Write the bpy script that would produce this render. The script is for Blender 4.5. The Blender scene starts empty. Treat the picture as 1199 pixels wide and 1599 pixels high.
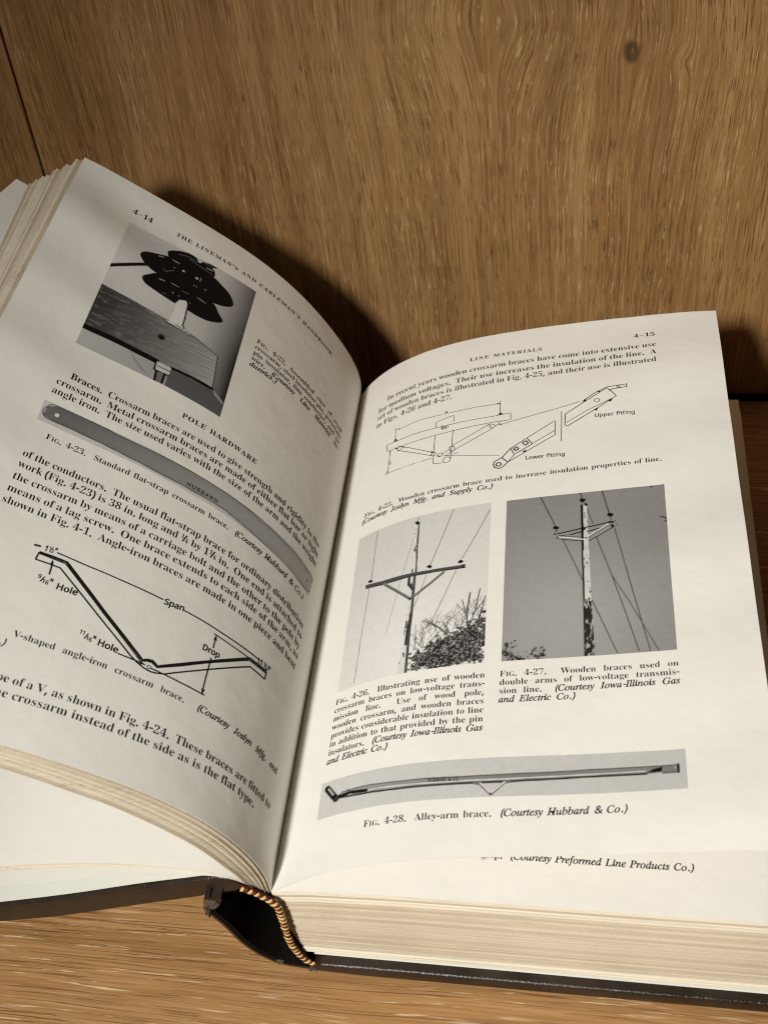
import bpy, math, random
import numpy as np
from mathutils import Matrix, Vector

# ------------------------------------------------------------------ camera, world, light
sc = bpy.context.scene
COL = sc.collection
cam_data = bpy.data.cameras.new('camera')
cam = bpy.data.objects.new('camera', cam_data)
COL.objects.link(cam)
sc.camera = cam
cam_data.sensor_fit = 'VERTICAL'
cam_data.sensor_height = 24.0
cam_data.lens = 24.0 * 2100.0 / 1599.0
cam_data.clip_start = 0.01
cam_data.clip_end = 50.0
CAM = Vector((0.0, -0.41705, 0.353))
RX = Vector((0.98666776, 0.13633639, -0.08887702))     # image right in the world
RY = Vector((0.03453337, -0.7090536, -0.70430848))     # image down
RZ = Vector((-0.15904145, 0.69184925, -0.70430848))    # view direction
M = Matrix.Identity(4)
for i in range(3):
    M[i][0] = RX[i]; M[i][1] = -RY[i]; M[i][2] = -RZ[i]; M[i][3] = CAM[i]
cam.matrix_world = M
cam_data.dof.use_dof = True
cam_data.dof.focus_distance = 0.405
cam_data.dof.aperture_fstop = 16.0

sc.view_settings.view_transform = 'Standard'
sc.view_settings.look = 'None'
sc.view_settings.gamma = 1.0
sc.view_settings.exposure = 0.0
sc.cycles.pixel_filter_type = 'BLACKMAN_HARRIS'
sc.cycles.filter_width = 1.1

world = bpy.data.worlds.new('World')
sc.world = world
world.use_nodes = True
bg = world.node_tree.nodes['Background']
bg.inputs['Color'].default_value = (1.0, 0.90, 0.80, 1)
bg.inputs['Strength'].default_value = 0.035

lamp_data = bpy.data.lights.new('desk_lamp', 'SPOT')
lamp = bpy.data.objects.new('desk_lamp', lamp_data)
COL.objects.link(lamp)
LAMP_POS = Vector((-0.385, -1.085, 0.955))
LAMP_AIM = Vector((0.060, -0.200, 0.0))
lamp.location = LAMP_POS
lamp.rotation_euler = (LAMP_AIM - LAMP_POS).to_track_quat('-Z', 'Y').to_euler()
lamp_data.energy = 96.0
lamp_data.color = (1.0, 0.965, 0.915)
lamp_data.shadow_soft_size = 0.09
lamp_data.spot_size = math.radians(36)
lamp_data.spot_blend = 1.0

# ------------------------------------------------------------------ helpers
rnd = random.Random(7)

def link(name, me, parent=None, mat=None):
    o = bpy.data.objects.new(name, me)
    COL.objects.link(o)
    if parent is not None:
        o.parent = parent
    if mat is not None:
        me.materials.append(mat)
    return o

def mesh(name, V, F, smooth=False):
    me = bpy.data.meshes.new(name)
    me.from_pydata([tuple(map(float, v)) for v in V], [], [tuple(map(int, f)) for f in F])
    if smooth:
        me.polygons.foreach_set('use_smooth', [True] * len(me.polygons))
    me.update()
    return me

def grid_faces(n, m, flip=False):
    i, j = np.meshgrid(np.arange(n - 1), np.arange(m - 1), indexing='ij')
    a = (i * m + j).ravel()
    q = np.stack([a, a + m, a + m + 1, a + 1], 1)
    return q[:, ::-1] if flip else q

class NT:
    """tiny node-tree writer"""
    def __init__(self, name):
        self.m = bpy.data.materials.new(name)
        self.m.use_nodes = True
        self.t = self.m.node_tree
        self.b = self.t.nodes['Principled BSDF']
    def n(self, typ, ins=None, **kw):
        nd = self.t.nodes.new(typ)
        for k, v in kw.items():
            setattr(nd, k, v)
        for k, v in (ins or {}).items():
            self.set(nd.inputs[k], v)
        return nd
    def set(self, sock, v):
        if isinstance(v, bpy.types.NodeSocket):
            self.t.links.new(v, sock)
        else:
            sock.default_value = v
    def math(self, op, a, b=0.0, c=None, clamp=False):
        nd = self.n('ShaderNodeMath', operation=op, use_clamp=clamp)
        self.set(nd.inputs[0], a); self.set(nd.inputs[1], b)
        if c is not None: self.set(nd.inputs[2], c)
        return nd.outputs[0]
    def mix(self, f, a, b, blend='MIX'):
        nd = self.n('ShaderNodeMix', data_type='RGBA', blend_type=blend)
        self.set(nd.inputs[0], f); self.set(nd.inputs[6], a); self.set(nd.inputs[7], b)
        return nd.outputs[2]
    def ramp(self, f, stops):
        nd = self.n('ShaderNodeValToRGB')
        cr = nd.color_ramp
        while len(cr.elements) < len(stops): cr.elements.new(0.5)
        for e, (p, c) in zip(cr.elements, stops):
            e.position = p
            e.color = c if len(c) == 4 else (*c, 1)
        self.set(nd.inputs[0], f)
        return nd.outputs[0]
    def noise(self, vec, scale=1.0, detail=3.0, rough=0.5):
        nd = self.n('ShaderNodeTexNoise')
        self.set(nd.inputs['Vector'], vec)
        nd.inputs['Scale'].default_value = scale
        nd.inputs['Detail'].default_value = detail
        nd.inputs['Roughness'].default_value = rough
        return nd.outputs[0]
    def xyz(self, x, y, z):
        nd = self.n('ShaderNodeCombineXYZ')
        self.set(nd.inputs[0], x); self.set(nd.inputs[1], y); self.set(nd.inputs[2], z)
        return nd.outputs[0]
    def step(self, v, a, b):
        nd = self.n('ShaderNodeMapRange', interpolation_type='SMOOTHSTEP')
        self.set(nd.inputs[0], v); nd.inputs[1].default_value = a; nd.inputs[2].default_value = b
        return nd.outputs[0]
    def base(self, c): self.set(self.b.inputs['Base Color'], c)
    def rough(self, v): self.set(self.b.inputs['Roughness'], v)
    def bump(self, h, strength, dist):
        nd = self.n('ShaderNodeBump')
        nd.inputs['Strength'].default_value = strength
        nd.inputs['Distance'].default_value = dist
        self.set(nd.inputs['Height'], h)
        self.t.links.new(nd.outputs[0], self.b.inputs['Normal'])

def oak(name, across, along, dark, mid, light, fleck_col, pore_col, knots=(), fleck=(620, 48), pore=(1300, 60), fleck_lo=0.62, fleck_amt=0.6, pore_amt=0.8, seed=0.0, rough=0.5):
    w = NT(name)
    co = w.n('ShaderNodeTexCoord').outputs['Object']
    sp = w.n('ShaderNodeSeparateXYZ'); w.set(sp.inputs[0], co)
    a0 = sp.outputs[across]; l0 = sp.outputs[along]
    # slow meander of the fibres
    me = w.noise(w.xyz(w.math('MULTIPLY', a0, 14.0), w.math('MULTIPLY', l0, 9.0), seed), 1.0, 2.0)
    a = w.math('ADD', a0, w.math('MULTIPLY', w.math('SUBTRACT', me, 0.5), 0.006))
    kn = None
    for (ka, kl, ra, rl, amt) in knots:
        da = w.math('SUBTRACT', a, ka); dl = w.math('SUBTRACT', l0, kl)
        r2 = w.math('ADD', w.math('POWER', w.math('ABSOLUTE', w.math('DIVIDE', w.math('SUBTRACT', a0, ka), ra)), 2.0),
                    w.math('POWER', w.math('ABSOLUTE', w.math('DIVIDE', dl, rl)), 2.0))
        fac = w.math('SUBTRACT', 1.0, w.math('DIVIDE', amt, w.math('ADD', r2, 1.0)))
        a = w.math('ADD', ka, w.math('MULTIPLY', da, fac))
        if amt > 0.9:
            k1 = w.step(r2, 0.16, 0.02)
            kn = k1 if kn is None else w.math('MAXIMUM', kn, k1)
    nz = lambda fa, fl, s, d=2.0, r=0.5: w.noise(w.xyz(w.math('MULTIPLY', a, fa), w.math('MULTIPLY', l0, fl), seed + s), 1.0, d, r)
    band = nz(62.0, 3.0, 3.0, 4.0, 0.6)
    ring = nz(380.0, 5.0, 11.0, 3.0, 0.6)
    fib = nz(1900.0, 34.0, 7.0, 3.0, 0.6)
    v = w.math('ADD', w.math('MULTIPLY', band, 0.34), w.math('ADD', w.math('MULTIPLY', fib, 0.40), w.math('MULTIPLY', ring, 0.26)))
    col = w.ramp(v, [(0.395, dark), (0.5, mid), (0.60, light)])
    blot = w.noise(w.xyz(w.math('MULTIPLY', a0, 9.0), w.math('MULTIPLY', l0, 7.0), seed + 21.0), 1.0, 3.0)
    col = w.mix(w.math('MULTIPLY', w.step(blot, 0.45, 0.72), 0.22), col, dark + (1,))
    dens = w.step(nz(90.0, 9.0, 33.0), 0.34, 0.62)
    dens2 = w.step(nz(110.0, 11.0, 35.0), 0.34, 0.60)
    # pale ray flecks and dark open pores, both thin and broken up
    flm = w.step(nz(fleck[0], fleck[1], 31.0, 3.0, 0.65), fleck_lo, fleck_lo + 0.06)
    flm = w.math('MULTIPLY', flm, w.math('MULTIPLY', w.math('ADD', w.math('MULTIPLY', dens, 0.8), 0.2), fleck_amt))
    flm = w.math('MULTIPLY', flm, w.step(nz(fleck[0] * 2.3, fleck[1] * 1.5, 37.0, 1.0), 0.36, 0.52))
    col = w.mix(flm, col, fleck_col + (1,))
    pm = w.step(nz(pore[0], pore[1], 41.0, 3.0, 0.6), 0.56, 0.64)
    pm = w.math('MULTIPLY', pm, w.math('ADD', w.math('MULTIPLY', dens2, 0.75), 0.25))
    ln = w.step(nz(pore[0] * 0.9, pore[1] * 0.22, 47.0, 2.0), 0.60, 0.69)
    pm = w.math('MULTIPLY', w.math('MAXIMUM', pm, w.math('MULTIPLY', ln, 0.75)), pore_amt)
    col = w.mix(pm, col, pore_col + (1,))
    if kn is not None:
        kn = w.math('MULTIPLY', kn, w.step(w.noise(w.xyz(w.math('MULTIPLY', a0, 700.0), w.math('MULTIPLY', l0, 260.0), 4.0), 1.0, 2.0), 0.15, 0.48))
        col = w.mix(w.math('MULTIPLY', kn, 0.85), col, (0.032, 0.016, 0.007, 1))
    w.base(col)
    w.rough(w.math('ADD', rough, w.math('MULTIPLY', fib, 0.2)))
    w.b.inputs['Specular IOR Level'].default_value = 0.3
    h = w.math('SUBTRACT', w.math('MULTIPLY', fib, 0.3), pm)
    w.bump(h, 0.5, 0.00025)
    return w.m

def paper(name, col, alt, edge=False):
    w = NT(name)
    co = w.n('ShaderNodeTexCoord').outputs['Object']
    n1 = w.noise(co, 38.0, 3.0)
    n2 = w.noise(co, 1500.0, 2.0, 0.7)
    v = w.math('ADD', w.math('MULTIPLY', n1, 0.65), w.math('MULTIPLY', n2, 0.35))
    c = w.ramp(v, [(0.35, alt), (0.65, col)])
    if edge:
        at = w.n('ShaderNodeAttribute', attribute_name='tone').outputs['Fac']
        c = w.mix(at, c, (0.80, 0.75, 0.62, 1))
        sp = w.n('ShaderNodeSeparateXYZ'); w.set(sp.inputs[0], co)
        st = w.noise(w.xyz(w.math('MULTIPLY', sp.outputs[0], 14.0), w.math('MULTIPLY', sp.outputs[1], 14.0), w.math('MULTIPLY', sp.outputs[2], 2600.0)), 1.0, 3.0, 0.6)
        c = w.mix(w.math('MULTIPLY', w.step(st, 0.5, 0.72), 0.38), c, (0.30, 0.24, 0.16, 1))
    w.base(c)
    w.rough(0.62)
    w.b.inputs['Specular IOR Level'].default_value = 0.25
    wv = w.noise(co, 95.0, 2.0, 0.5)
    w.bump(w.math('ADD', w.math('MULTIPLY', n2, 0.12), wv), 0.35, 0.0009)
    return w.m

# ------------------------------------------------------------------ materials
WALL_KNOTS = [(0.0045, 0.1445, 0.008, 0.013, 1.0), (0.0225, 0.1405, 0.005, 0.005, 0.80), (-0.040, 0.156, 0.022, 0.020, 0.80)]
M_WALL = oak('oak_wall', 0, 2, (0.190, 0.092, 0.030), (0.290, 0.154, 0.054), (0.385, 0.222, 0.088), (0.56, 0.38, 0.19), (0.078, 0.032, 0.010),
             WALL_KNOTS, fleck=(1600, 85), pore=(2300, 95), fleck_lo=0.575, fleck_amt=0.75, pore_amt=0.8, seed=2.0, rough=0.55)
M_FLOOR = oak('oak_tabletop', 1, 0, (0.25, 0.126, 0.042), (0.36, 0.192, 0.070), (0.45, 0.258, 0.102), (0.84, 0.68, 0.44), (0.12, 0.048, 0.014),
              (), fleck=(1050, 40), pore=(1500, 30), fleck_lo=0.58, fleck_amt=0.8, pore_amt=0.75, seed=9.0, rough=0.5)
M_PAPER = paper('page_paper', (0.80, 0.785, 0.72), (0.775, 0.76, 0.695))
M_EDGE = paper('page_edges', (0.57, 0.485, 0.355), (0.46, 0.385, 0.27), edge=True)
M_LINER = paper('endpaper', (0.72, 0.73, 0.66), (0.68, 0.69, 0.62))

def flat(name, col, rough=0.5, spec=0.3, bump=None):
    w = NT(name)
    co = w.n('ShaderNodeTexCoord').outputs['Object']
    n = w.noise(co, 300.0, 3.0)
    w.base(w.mix(n, tuple(x * 0.75 for x in col) + (1,), tuple(min(1, x * 1.2) for x in col) + (1,)))
    w.rough(rough)
    w.b.inputs['Specular IOR Level'].default_value = spec
    if bump:
        w.bump(w.noise(co, bump[0], 3.0, 0.6), bump[1], bump[2])
    return w.m

M_INK = flat('printing_ink', (0.012, 0.011, 0.010), 0.6, 0.12)
M_BACK = flat('dark_gap', (0.012, 0.007, 0.004), 0.9, 0.0)
M_HOLLOW = flat('hollow_spine_shade', (0.010, 0.008, 0.006), 0.95, 0.0)  # near-black colour paints in the shade inside the hollow spine
M_YELLOW = flat('yellow_thread', (0.60, 0.45, 0.16), 0.55, 0.3, (2500, 0.5, 0.0002))
M_RED = flat('red_thread', (0.10, 0.010, 0.010), 0.55, 0.3, (2500, 0.5, 0.0002))
M_TORN = flat('torn_cloth', (0.085, 0.066, 0.045), 0.9, 0.1, (900, 0.9, 0.0008))

def leather():
    w = NT('dark_brown_cover_cloth')
    co = w.n('ShaderNodeTexCoord').outputs['Object']
    n = w.noise(co, 70.0, 4.0)
    f = w.noise(co, 1700.0, 2.0, 0.6)
    c = w.ramp(n, [(0.35, (0.013, 0.008, 0.005)), (0.65, (0.026, 0.017, 0.011))])
    wear = w.math('MULTIPLY', w.step(n, 0.58, 0.72), w.step(f, 0.55, 0.7))
    c = w.mix(w.math('MULTIPLY', wear, 0.4), c, (0.10, 0.08, 0.06, 1))
    w.base(c)
    w.rough(w.math('ADD', 0.24, w.math('MULTIPLY', n, 0.2)))
    w.b.inputs['Specular IOR Level'].default_value = 0.5
    w.bump(f, 0.6, 0.0003)
    return w.m
M_COVER = leather()

def print_mat():
    w = NT('halftone_print')
    at = w.n('ShaderNodeAttribute', attribute_name='tone').outputs['Color']
    w.base(at)
    w.rough(0.6)
    w.b.inputs['Specular IOR Level'].default_value = 0.12
    return w.m
M_PRINT = print_mat()

# ------------------------------------------------------------------ the setting: oak tabletop and oak wall
def plank(name, x0, x1, y0, y1, z0, z1, bev, parent, mat):
    V = []
    for (a, b, c) in ((x0, x1, 0), (x0, x1, 1)):
        pass
    me = bpy.data.meshes.new(name)
    import bmesh
    bm = bmesh.new()
    bmesh.ops.create_cube(bm, size=1.0)
    for v in bm.verts:
        v.co = Vector(((x0 + x1) / 2 + v.co.x * (x1 - x0), (y0 + y1) / 2 + v.co.y * (y1 - y0), (z0 + z1) / 2 + v.co.z * (z1 - z0)))
    bmesh.ops.bevel(bm, geom=bm.edges[:], offset=bev, segments=2, affect='EDGES', profile=0.5)
    bm.to_mesh(me); bm.free()
    return link(name, me, parent, mat)

def slab(name, x0, x1, y0, y1, z0, z1, mat):
    o = plank(name, x0, x1, y0, y1, z0, z1, 0.001, None, mat)
    o['kind'] = 'structure'
    return o

tabletop = slab('tabletop', -0.8, 0.8, -0.76, -0.002, -0.030, -0.012, M_BACK)
for y0, y1 in ((-0.185, -0.0022), (-0.425, -0.1856), (-0.665, -0.4256)):
    plank('plank', -0.8, 0.8, y0, y1, -0.0119, 0.0, 0.0004, tabletop, M_FLOOR)
wall = slab('wall', -0.8, 0.8, 0.012, 0.030, -0.03, 0.62, M_BACK)
for x0, x1 in ((-0.484, -0.2086), (-0.2078, 0.0990), (0.0998, 0.375)):
    plank('plank', x0, x1, 0.0, 0.0119, 0.0016, 0.62, 0.0005, wall, M_WALL)

# ------------------------------------------------------------------ the open book: page surfaces
WP, PL = 0.1345, 0.2031
YH, YT = -0.0447, -0.2478
def arr(s): return np.array(s, float) / 1e4
LH = arr([[-888,345],[-881,398],[-885,452],[-897,504],[-915,555],[-937,604],[-961,652],[-987,699],[-1015,745],[-1045,790],[-1077,833],[-1111,874],[-1147,914],[-1185,952],[-1225,988],[-1267,1023],[-1309,1056],[-1352,1088],[-1396,1120],[-1439,1151],[-1483,1183],[-1526,1215],[-1569,1247],[-1612,1280],[-1655,1312],[-1700,1342]]); LT = arr([[-818,372],[-819,426],[-827,479],[-842,531],[-863,580],[-888,628],[-919,672],[-954,713],[-993,750],[-1034,784],[-1078,816],[-1123,844],[-1170,871],[-1217,897],[-1265,921],[-1314,945],[-1363,966],[-1413,987],[-1462,1007],[-1512,1027],[-1562,1048],[-1612,1068],[-1662,1088],[-1712,1107],[-1762,1127],[-1812,1147]]); RH = arr([[-888,345],[-857,389],[-821,429],[-781,465],[-738,497],[-692,525],[-645,550],[-595,572],[-545,591],[-494,608],[-442,623],[-390,636],[-338,648],[-285,659],[-232,670],[-180,680],[-127,689],[-74,699],[-21,708],[32,717],[86,725],[139,734],[192,741],[245,748],[299,753],[353,756]]); RT = arr([[-818,372],[-778,407],[-735,441],[-691,472],[-646,500],[-598,525],[-549,548],[-499,567],[-448,584],[-396,598],[-344,610],[-291,621],[-238,631],[-185,640],[-132,649],[-79,657],[-26,667],[27,676],[80,687],[133,698],[185,709],[238,721],[290,732],[343,743],[396,751],[449,759]])

def cr(P, n=401):
    """smooth resample by Catmull-Rom, equal arc length"""
    P = np.asarray(P, float)
    Q = np.vstack([2 * P[0] - P[1], P, 2 * P[-1] - P[-2]])
    out = []
    for i in range(1, len(Q) - 2):
        t = np.linspace(0, 1, 24, endpoint=False)[:, None]
        a, b, c, d = Q[i - 1], Q[i], Q[i + 1], Q[i + 2]
        out.append(0.5 * (2 * b + (c - a) * t + (2 * a - 5 * b + 4 * c - d) * t * t + (3 * b - a - 3 * c + d) * t ** 3))
    out = np.vstack(out + [P[-1:]])
    s = np.r_[0, np.cumsum(np.linalg.norm(np.diff(out, axis=0), axis=1))]
    t = np.linspace(0, s[-1], n)
    return np.stack([np.interp(t, s, out[:, k]) for k in range(out.shape[1])], 1)

CUR = {'LH': cr(LH), 'LT': cr(LT), 'RH': cr(RH), 'RT': cr(RT)}

def along(C, s):
    """point at fraction s (may overshoot a little) of a resampled curve"""
    n = len(C) - 1
    x = np.asarray(s, float) * n
    i = np.clip(np.floor(x).astype(int), 0, n - 1)
    f = (x - i)[..., None]
    return C[i] * (1 - f) + C[i + 1] * f

def ruled(H, T, u, v, yh=YH, yt=YT):
    a = along(H, u / WP); b = along(T, u / WP); w = (v / PL)[..., None]
    p = a * (1 - w) + b * w
    y = yh + (yt - yh) * (v / PL)
    return np.stack([p[..., 0], y, p[..., 1]], -1)

def ripple(side, u, v):
    k = np.clip((u - 0.062) / 0.06, 0, 1); k = k * k * (3 - 2 * k)
    if side == 'L':
        h = 0.00035 + 0.00055 * np.sin(v * 205 + 1.6 + u * 60) + 0.00035 * np.sin(v * 118 + 0.4 + u * 30)
        h = h * k * np.clip(1.15 - v / 0.13, 0.08, 1)
    else:
        h = (0.00034 * np.sin(v * 150 + 0.5 + u * 30) + 0.00026 * np.sin(v * 81 + 2.0 + u * 25)) * k
    return h

def P(side, u, v, lift=0.0):
    """point on the printed page; u from the gutter, v from the head (metres)"""
    u = np.asarray(u, float); v = np.asarray(v, float)
    H, T = (CUR['LH'], CUR['LT']) if side == 'L' else (CUR['RH'], CUR['RT'])
    p = ruled(H, T, u, v)
    e = 0.0006
    du = ruled(H, T, u + e, v) - ruled(H, T, u - e, v)
    dv = ruled(H, T, u, v + e) - ruled(H, T, u, v - e)
    n = np.cross(du, dv) if side == 'L' else np.cross(dv, du)
    n /= np.linalg.norm(n, axis=-1, keepdims=True)
    return p + n * (ripple(side, u, v) + lift)[..., None]

# block page under the lifted leaf (its own, almost flat surface)
BT = cr(arr([[-818, 366], [-800, 373], [-740, 380], [-629, 388], [-460, 397], [-186, 402], [130, 406], [330, 411], [515, 414]]))
BH = cr(arr([[-870, 340], [-800, 346], [-690, 353], [-520, 360], [-245, 364], [70, 366], [270, 366], [462, 366]]))

def PB(u, v, lift=0.0):
    p = ruled(BH, BT, np.asarray(u, float), np.asarray(v, float), -0.0452, -0.2476)
    p[..., 2] += lift
    return p

def on_page(side, u, v, lift):
    if side == 'B':
        return PB(u, v, lift)
    return P(side, u, v, lift)

# ------------------------------------------------------------------ the book object
book = bpy.data.objects.new('book', None)
COL.objects.link(book)
book.empty_display_size = 0.05
BO = Vector((-0.02, -0.148, 0.0))
book.location = BO
book['label'] = 'thick open handbook with dark brown cover and curling printed pages, lying on the tabletop'
book['category'] = 'book'
bpy.context.view_layer.update()

def part(name, me, parent, mat, label=None, kind=None):
    me.transform(Matrix.Translation(-BO))
    o = link(name, me, parent, mat)
    if label: o['label'] = label
    if kind: o['kind'] = kind
    return o

def sheet(name, fn, nu, nv, u0=0.0, u1=WP, v0=0.0, v1=PL, thick=0.00012, mat=None, label=None, parent=None):
    U, Vv = np.meshgrid(np.linspace(u0, u1, nu), np.linspace(v0, v1, nv), indexing='ij')
    top = fn(U, Vv, np.zeros_like(U)).reshape(-1, 3)
    bot = fn(U, Vv, np.full_like(U, -thick)).reshape(-1, 3)
    N = nu * nv
    F = grid_faces(nu, nv)
    a = top[F[0][1]] - top[F[0][0]]; b = top[F[0][3]] - top[F[0][0]]
    up = np.cross(a, b)
    flip = np.dot(up, top[0] - bot[0]) < 0
    Ft = F[:, ::-1] if flip else F
    Fb = (F if flip else F[:, ::-1]) + N
    rim = []
    idx = np.arange(N).reshape(nu, nv)
    loop = np.r_[idx[:, 0], idx[-1, 1:], idx[-2::-1, -1], idx[0, -2:0:-1]]
    for k in range(len(loop)):
        p, q = loop[k], loop[(k + 1) % len(loop)]
        rim.append((p, q, q + N, p + N) if flip else (q, p, p + N, q + N))
    me = mesh(name, np.vstack([top, bot]), np.vstack([Ft, Fb, np.array(rim)]), True)
    me.set_sharp_from_angle(angle=math.radians(50))
    return part(name, me, parent or book, mat or M_PAPER, label)

page_l = sheet('page', lambda u, v, l: P('L', u, v, l), 90, 110, u0=0.0, label='left page numbered 4-14 with an insulator photograph')
page_r = sheet('page', lambda u, v, l: P('R', u, v, l), 90, 110, thick=0.00022, label='lifted right page numbered 4-15 with two utility pole photographs')
page_b = sheet('page', lambda u, v, l: PB(u, v, 0.00025) + np.stack([0 * l, 0 * l, l], -1), 40, 30, label='page lying flat under the lifted right page')

# ------------------------------------------------------------------ leaf stacks (thin slabs of leaves with uneven edges)
def leaf_slabs(name, topH, topT, botH, botT, n, yh, yt, jit_e, jit_f, fill, label, ns=22, corner=0.0, tone=None, ymid=2):
    """n slabs between two ruled surfaces given by head and tail curves (x,z)"""
    r = random.Random(name + label)
    V = []; F = []; T = []
    s = np.linspace(0, 1, ns) ** 0.85
    cuts = np.cumsum([r.uniform(0.6, 1.4) for _ in range(n)]); cuts = np.r_[0, cuts] / cuts[-1]
    group = 0.0; gt = 0.0; left = 0
    for k in range(n):
        f0, f1 = cuts[k], cuts[k] + (cuts[k + 1] - cuts[k]) * fill
        if left <= 0:
            left = r.choice([2, 3, 5, 8, 12]); group = r.gauss(0, jit_e); gt = r.random() ** 2
        left -= 1
        je = group + r.gauss(0, jit_e * 0.45); jh = r.gauss(0, jit_e); jf = r.gauss(0, jit_f)
        tn = (gt * 0.6 + r.random() * 0.4) if tone is None else tone(cuts[k], r)
        base = len(V)
        for (ff, Hh) in ((f0, 0), (f1, 1)):
            ss = s * (1 + jf)
            ph = along(botH, ss) * (1 - ff) + along(topH, ss) * ff
            pt = along(botT, ss) * (1 - ff) + along(topT, ss) * ff
            for q in range(ymid):
                w = q / (ymid - 1)
                p = ph * (1 - w) + pt * w
                for i in range(ns):
                    y = (yh + jh) * (1 - w) + (yt + je) * w
                    if corner > 0 and q == 0:
                        d = max(0.0, p[i, 0] - (p[-1, 0] - corner))
                        y -= corner - math.sqrt(max(0.0, corner * corner - d * d)) if d < corner else corner
                    V.append((p[i, 0], y, p[i, 1])); T.append(tn)
        L = ns * ymid
        idx = np.arange(L).reshape(ymid, ns) + base
        G = grid_faces(ymid, ns) + base
        F += G[:, ::-1].tolist() if True else []
        F += (G + L).tolist()
        for i in range(ns - 1):
            F.append((idx[-1, i], idx[-1, i + 1], idx[-1, i + 1] + L, idx[-1, i] + L))
            F.append((idx[0, i + 1], idx[0, i], idx[0, i] + L, idx[0, i + 1] + L))
        for q in range(ymid - 1):
            F.append((idx[q + 1, -1], idx[q, -1], idx[q, -1] + L, idx[q + 1, -1] + L))
            F.append((idx[q, 0], idx[q + 1, 0], idx[q + 1, 0] + L, idx[q, 0] + L))
    me = mesh(name, V, F)
    at = me.attributes.new('tone', 'FLOAT', 'POINT')
    at.data.foreach_set('value', np.clip(np.array(T, np.float32), 0, 1))
    return part(name, me, book, M_EDGE, label, 'stuff')

# right text block: bottom on the back cover, left border follows the headband
BBT = cr(arr([[-768, 57], [-735, 57], [-640, 57], [-450, 57], [-200, 58], [130, 58], [330, 59], [525, 60]]))
BBH = cr(arr([[-800, 56], [-700, 55], [-520, 55], [-270, 55], [60, 55], [260, 55], [475, 55]]))
def tone_block(f, r):
    if f > 0.93 or f < 0.09 or 0.80 < f < 0.86: return 0.75 + 0.25 * r.random()
    return 0.55 * r.random()
def block_curve(f):
    pass
# spine side of the block bulges: build in three bands so the left border follows the curve of the headband
BMT = cr(arr([[-802, 205], [-640, 213], [-450, 220], [-200, 225], [130, 230], [330, 233], [535, 236]]))
BMH = cr(arr([[-850, 195], [-700, 200], [-520, 205], [-270, 207], [60, 208], [260, 208], [490, 208]]))
leaf_slabs('leaf_stack', BMH, BMT, BBH, BBT, 88, -0.0450, YT, 0.00012, 0.0022, 0.94, 'lower half of the thick right text block', corner=0.006, tone=lambda f, r: (0.8 + 0.2 * r.random()) if f < 0.17 else 0.5 * r.random())
leaf_slabs('leaf_stack', BH, BT, BMH, BMT, 92, -0.0450, YT, 0.00012, 0.0022, 0.94, 'upper half of the thick right text block', corner=0.006, tone=lambda f, r: (0.7 + 0.3 * r.random()) if (f > 0.95 or 0.72 < f < 0.84) else 0.5 * r.random())

# left main stack under page 4-14
LBT = cr(arr([[-873, 397], [-892, 438], [-927, 491], [-975, 565], [-1026, 621], [-1103, 689], [-1181, 748], [-1260, 792], [-1339, 838], [-1418, 878], [-1540, 930], [-1700, 985], [-1905, 1045]]))
LBH = cr(arr([[-940, 350], [-948, 395], [-960, 450], [-985, 520], [-1025, 600], [-1085, 690], [-1160, 775], [-1250, 862], [-1370, 950], [-1500, 1030], [-1640, 1110], [-1780, 1180], [-1915, 1240]]))
sub = lambda C, d: C  # curves are shared as they are
topLH = CUR['LH'].copy(); topLT = CUR['LT'].copy()
def offset(C, d):
    t = np.gradient(C, axis=0); t /= np.linalg.norm(t, axis=1, keepdims=True)
    return C + np.stack([-t[:, 1], t[:, 0]], 1) * d
topLH = offset(topLH, 0.0010); topLT = offset(topLT, 0.0004)
leaf_slabs('leaf_stack', topLH, topLT, LBH, LBT, 110, YH, YT, 0.00022, 0.006, 0.93, 'stack of leaves curling up under the left page', ns=34, tone=lambda f, r: 0.25 + 0.75 * r.random() if r.random() < 0.5 else 0.3 * r.random())

# loose leaf curling out behind the left stack
LLT = cr(arr([[-885, 396], [-905, 438], [-950, 491], [-1010, 555], [-1090, 620], [-1250, 715], [-1500, 850], [-1800, 990], [-2100, 1090], [-2560, 1200]]))
LLH = cr(arr([[-945, 345], [-965, 395], [-990, 450], [-1040, 530], [-1110, 620], [-1200, 710], [-1350, 840], [-1520, 960], [-1740, 1110], [-1954, 1269]]))
def loose(C1, C2, dz):
    def fn(u, v, l):
        p = ruled(C1, C2, u, v, YH - 0.001, YT + 0.04)
        p[..., 2] += l - dz
        return p
    return fn
sheet('page', loose(LLH, LLT, 0.0), 40, 30, label='loose leaf curling out behind the left stack')

# thin stack and flyleaf lying on the front cover
FT = cr(arr([[-868, 398], [-885, 416], [-905, 429], [-931, 437], [-967, 448], [-1060, 456], [-1188, 456], [-1322, 443], [-1461, 416], [-1569, 389], [-1750, 325], [-1960, 235], [-2130, 150]]))
FTb = cr(arr([[-870, 394], [-887, 411], [-905, 423], [-931, 431], [-967, 441], [-1060, 446], [-1188, 440], [-1322, 424], [-1461, 393], [-1569, 364], [-1750, 300], [-1960, 212], [-2130, 130]]))
shift = np.array([-0.0072, -0.0025])
leaf_slabs('leaf_stack', FT + shift, FT, FTb + shift, FTb, 12, -0.0450, YT, 0.00015, 0.004, 0.9, 'thin stack of front leaves lying over the front cover', ns=34, tone=lambda f, r: 0.6 + 0.4 * r.random())
def cover_leaf(C, lift0):
    def fn(u, v, l):
        p = ruled(C + shift, C, u, v, -0.0450, YT)
        p[..., 2] += l + lift0
        return p
    return fn
sheet('page', cover_leaf(FT, 0.00022), 50, 24, label='blank upper leaf of the front stack')
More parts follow.
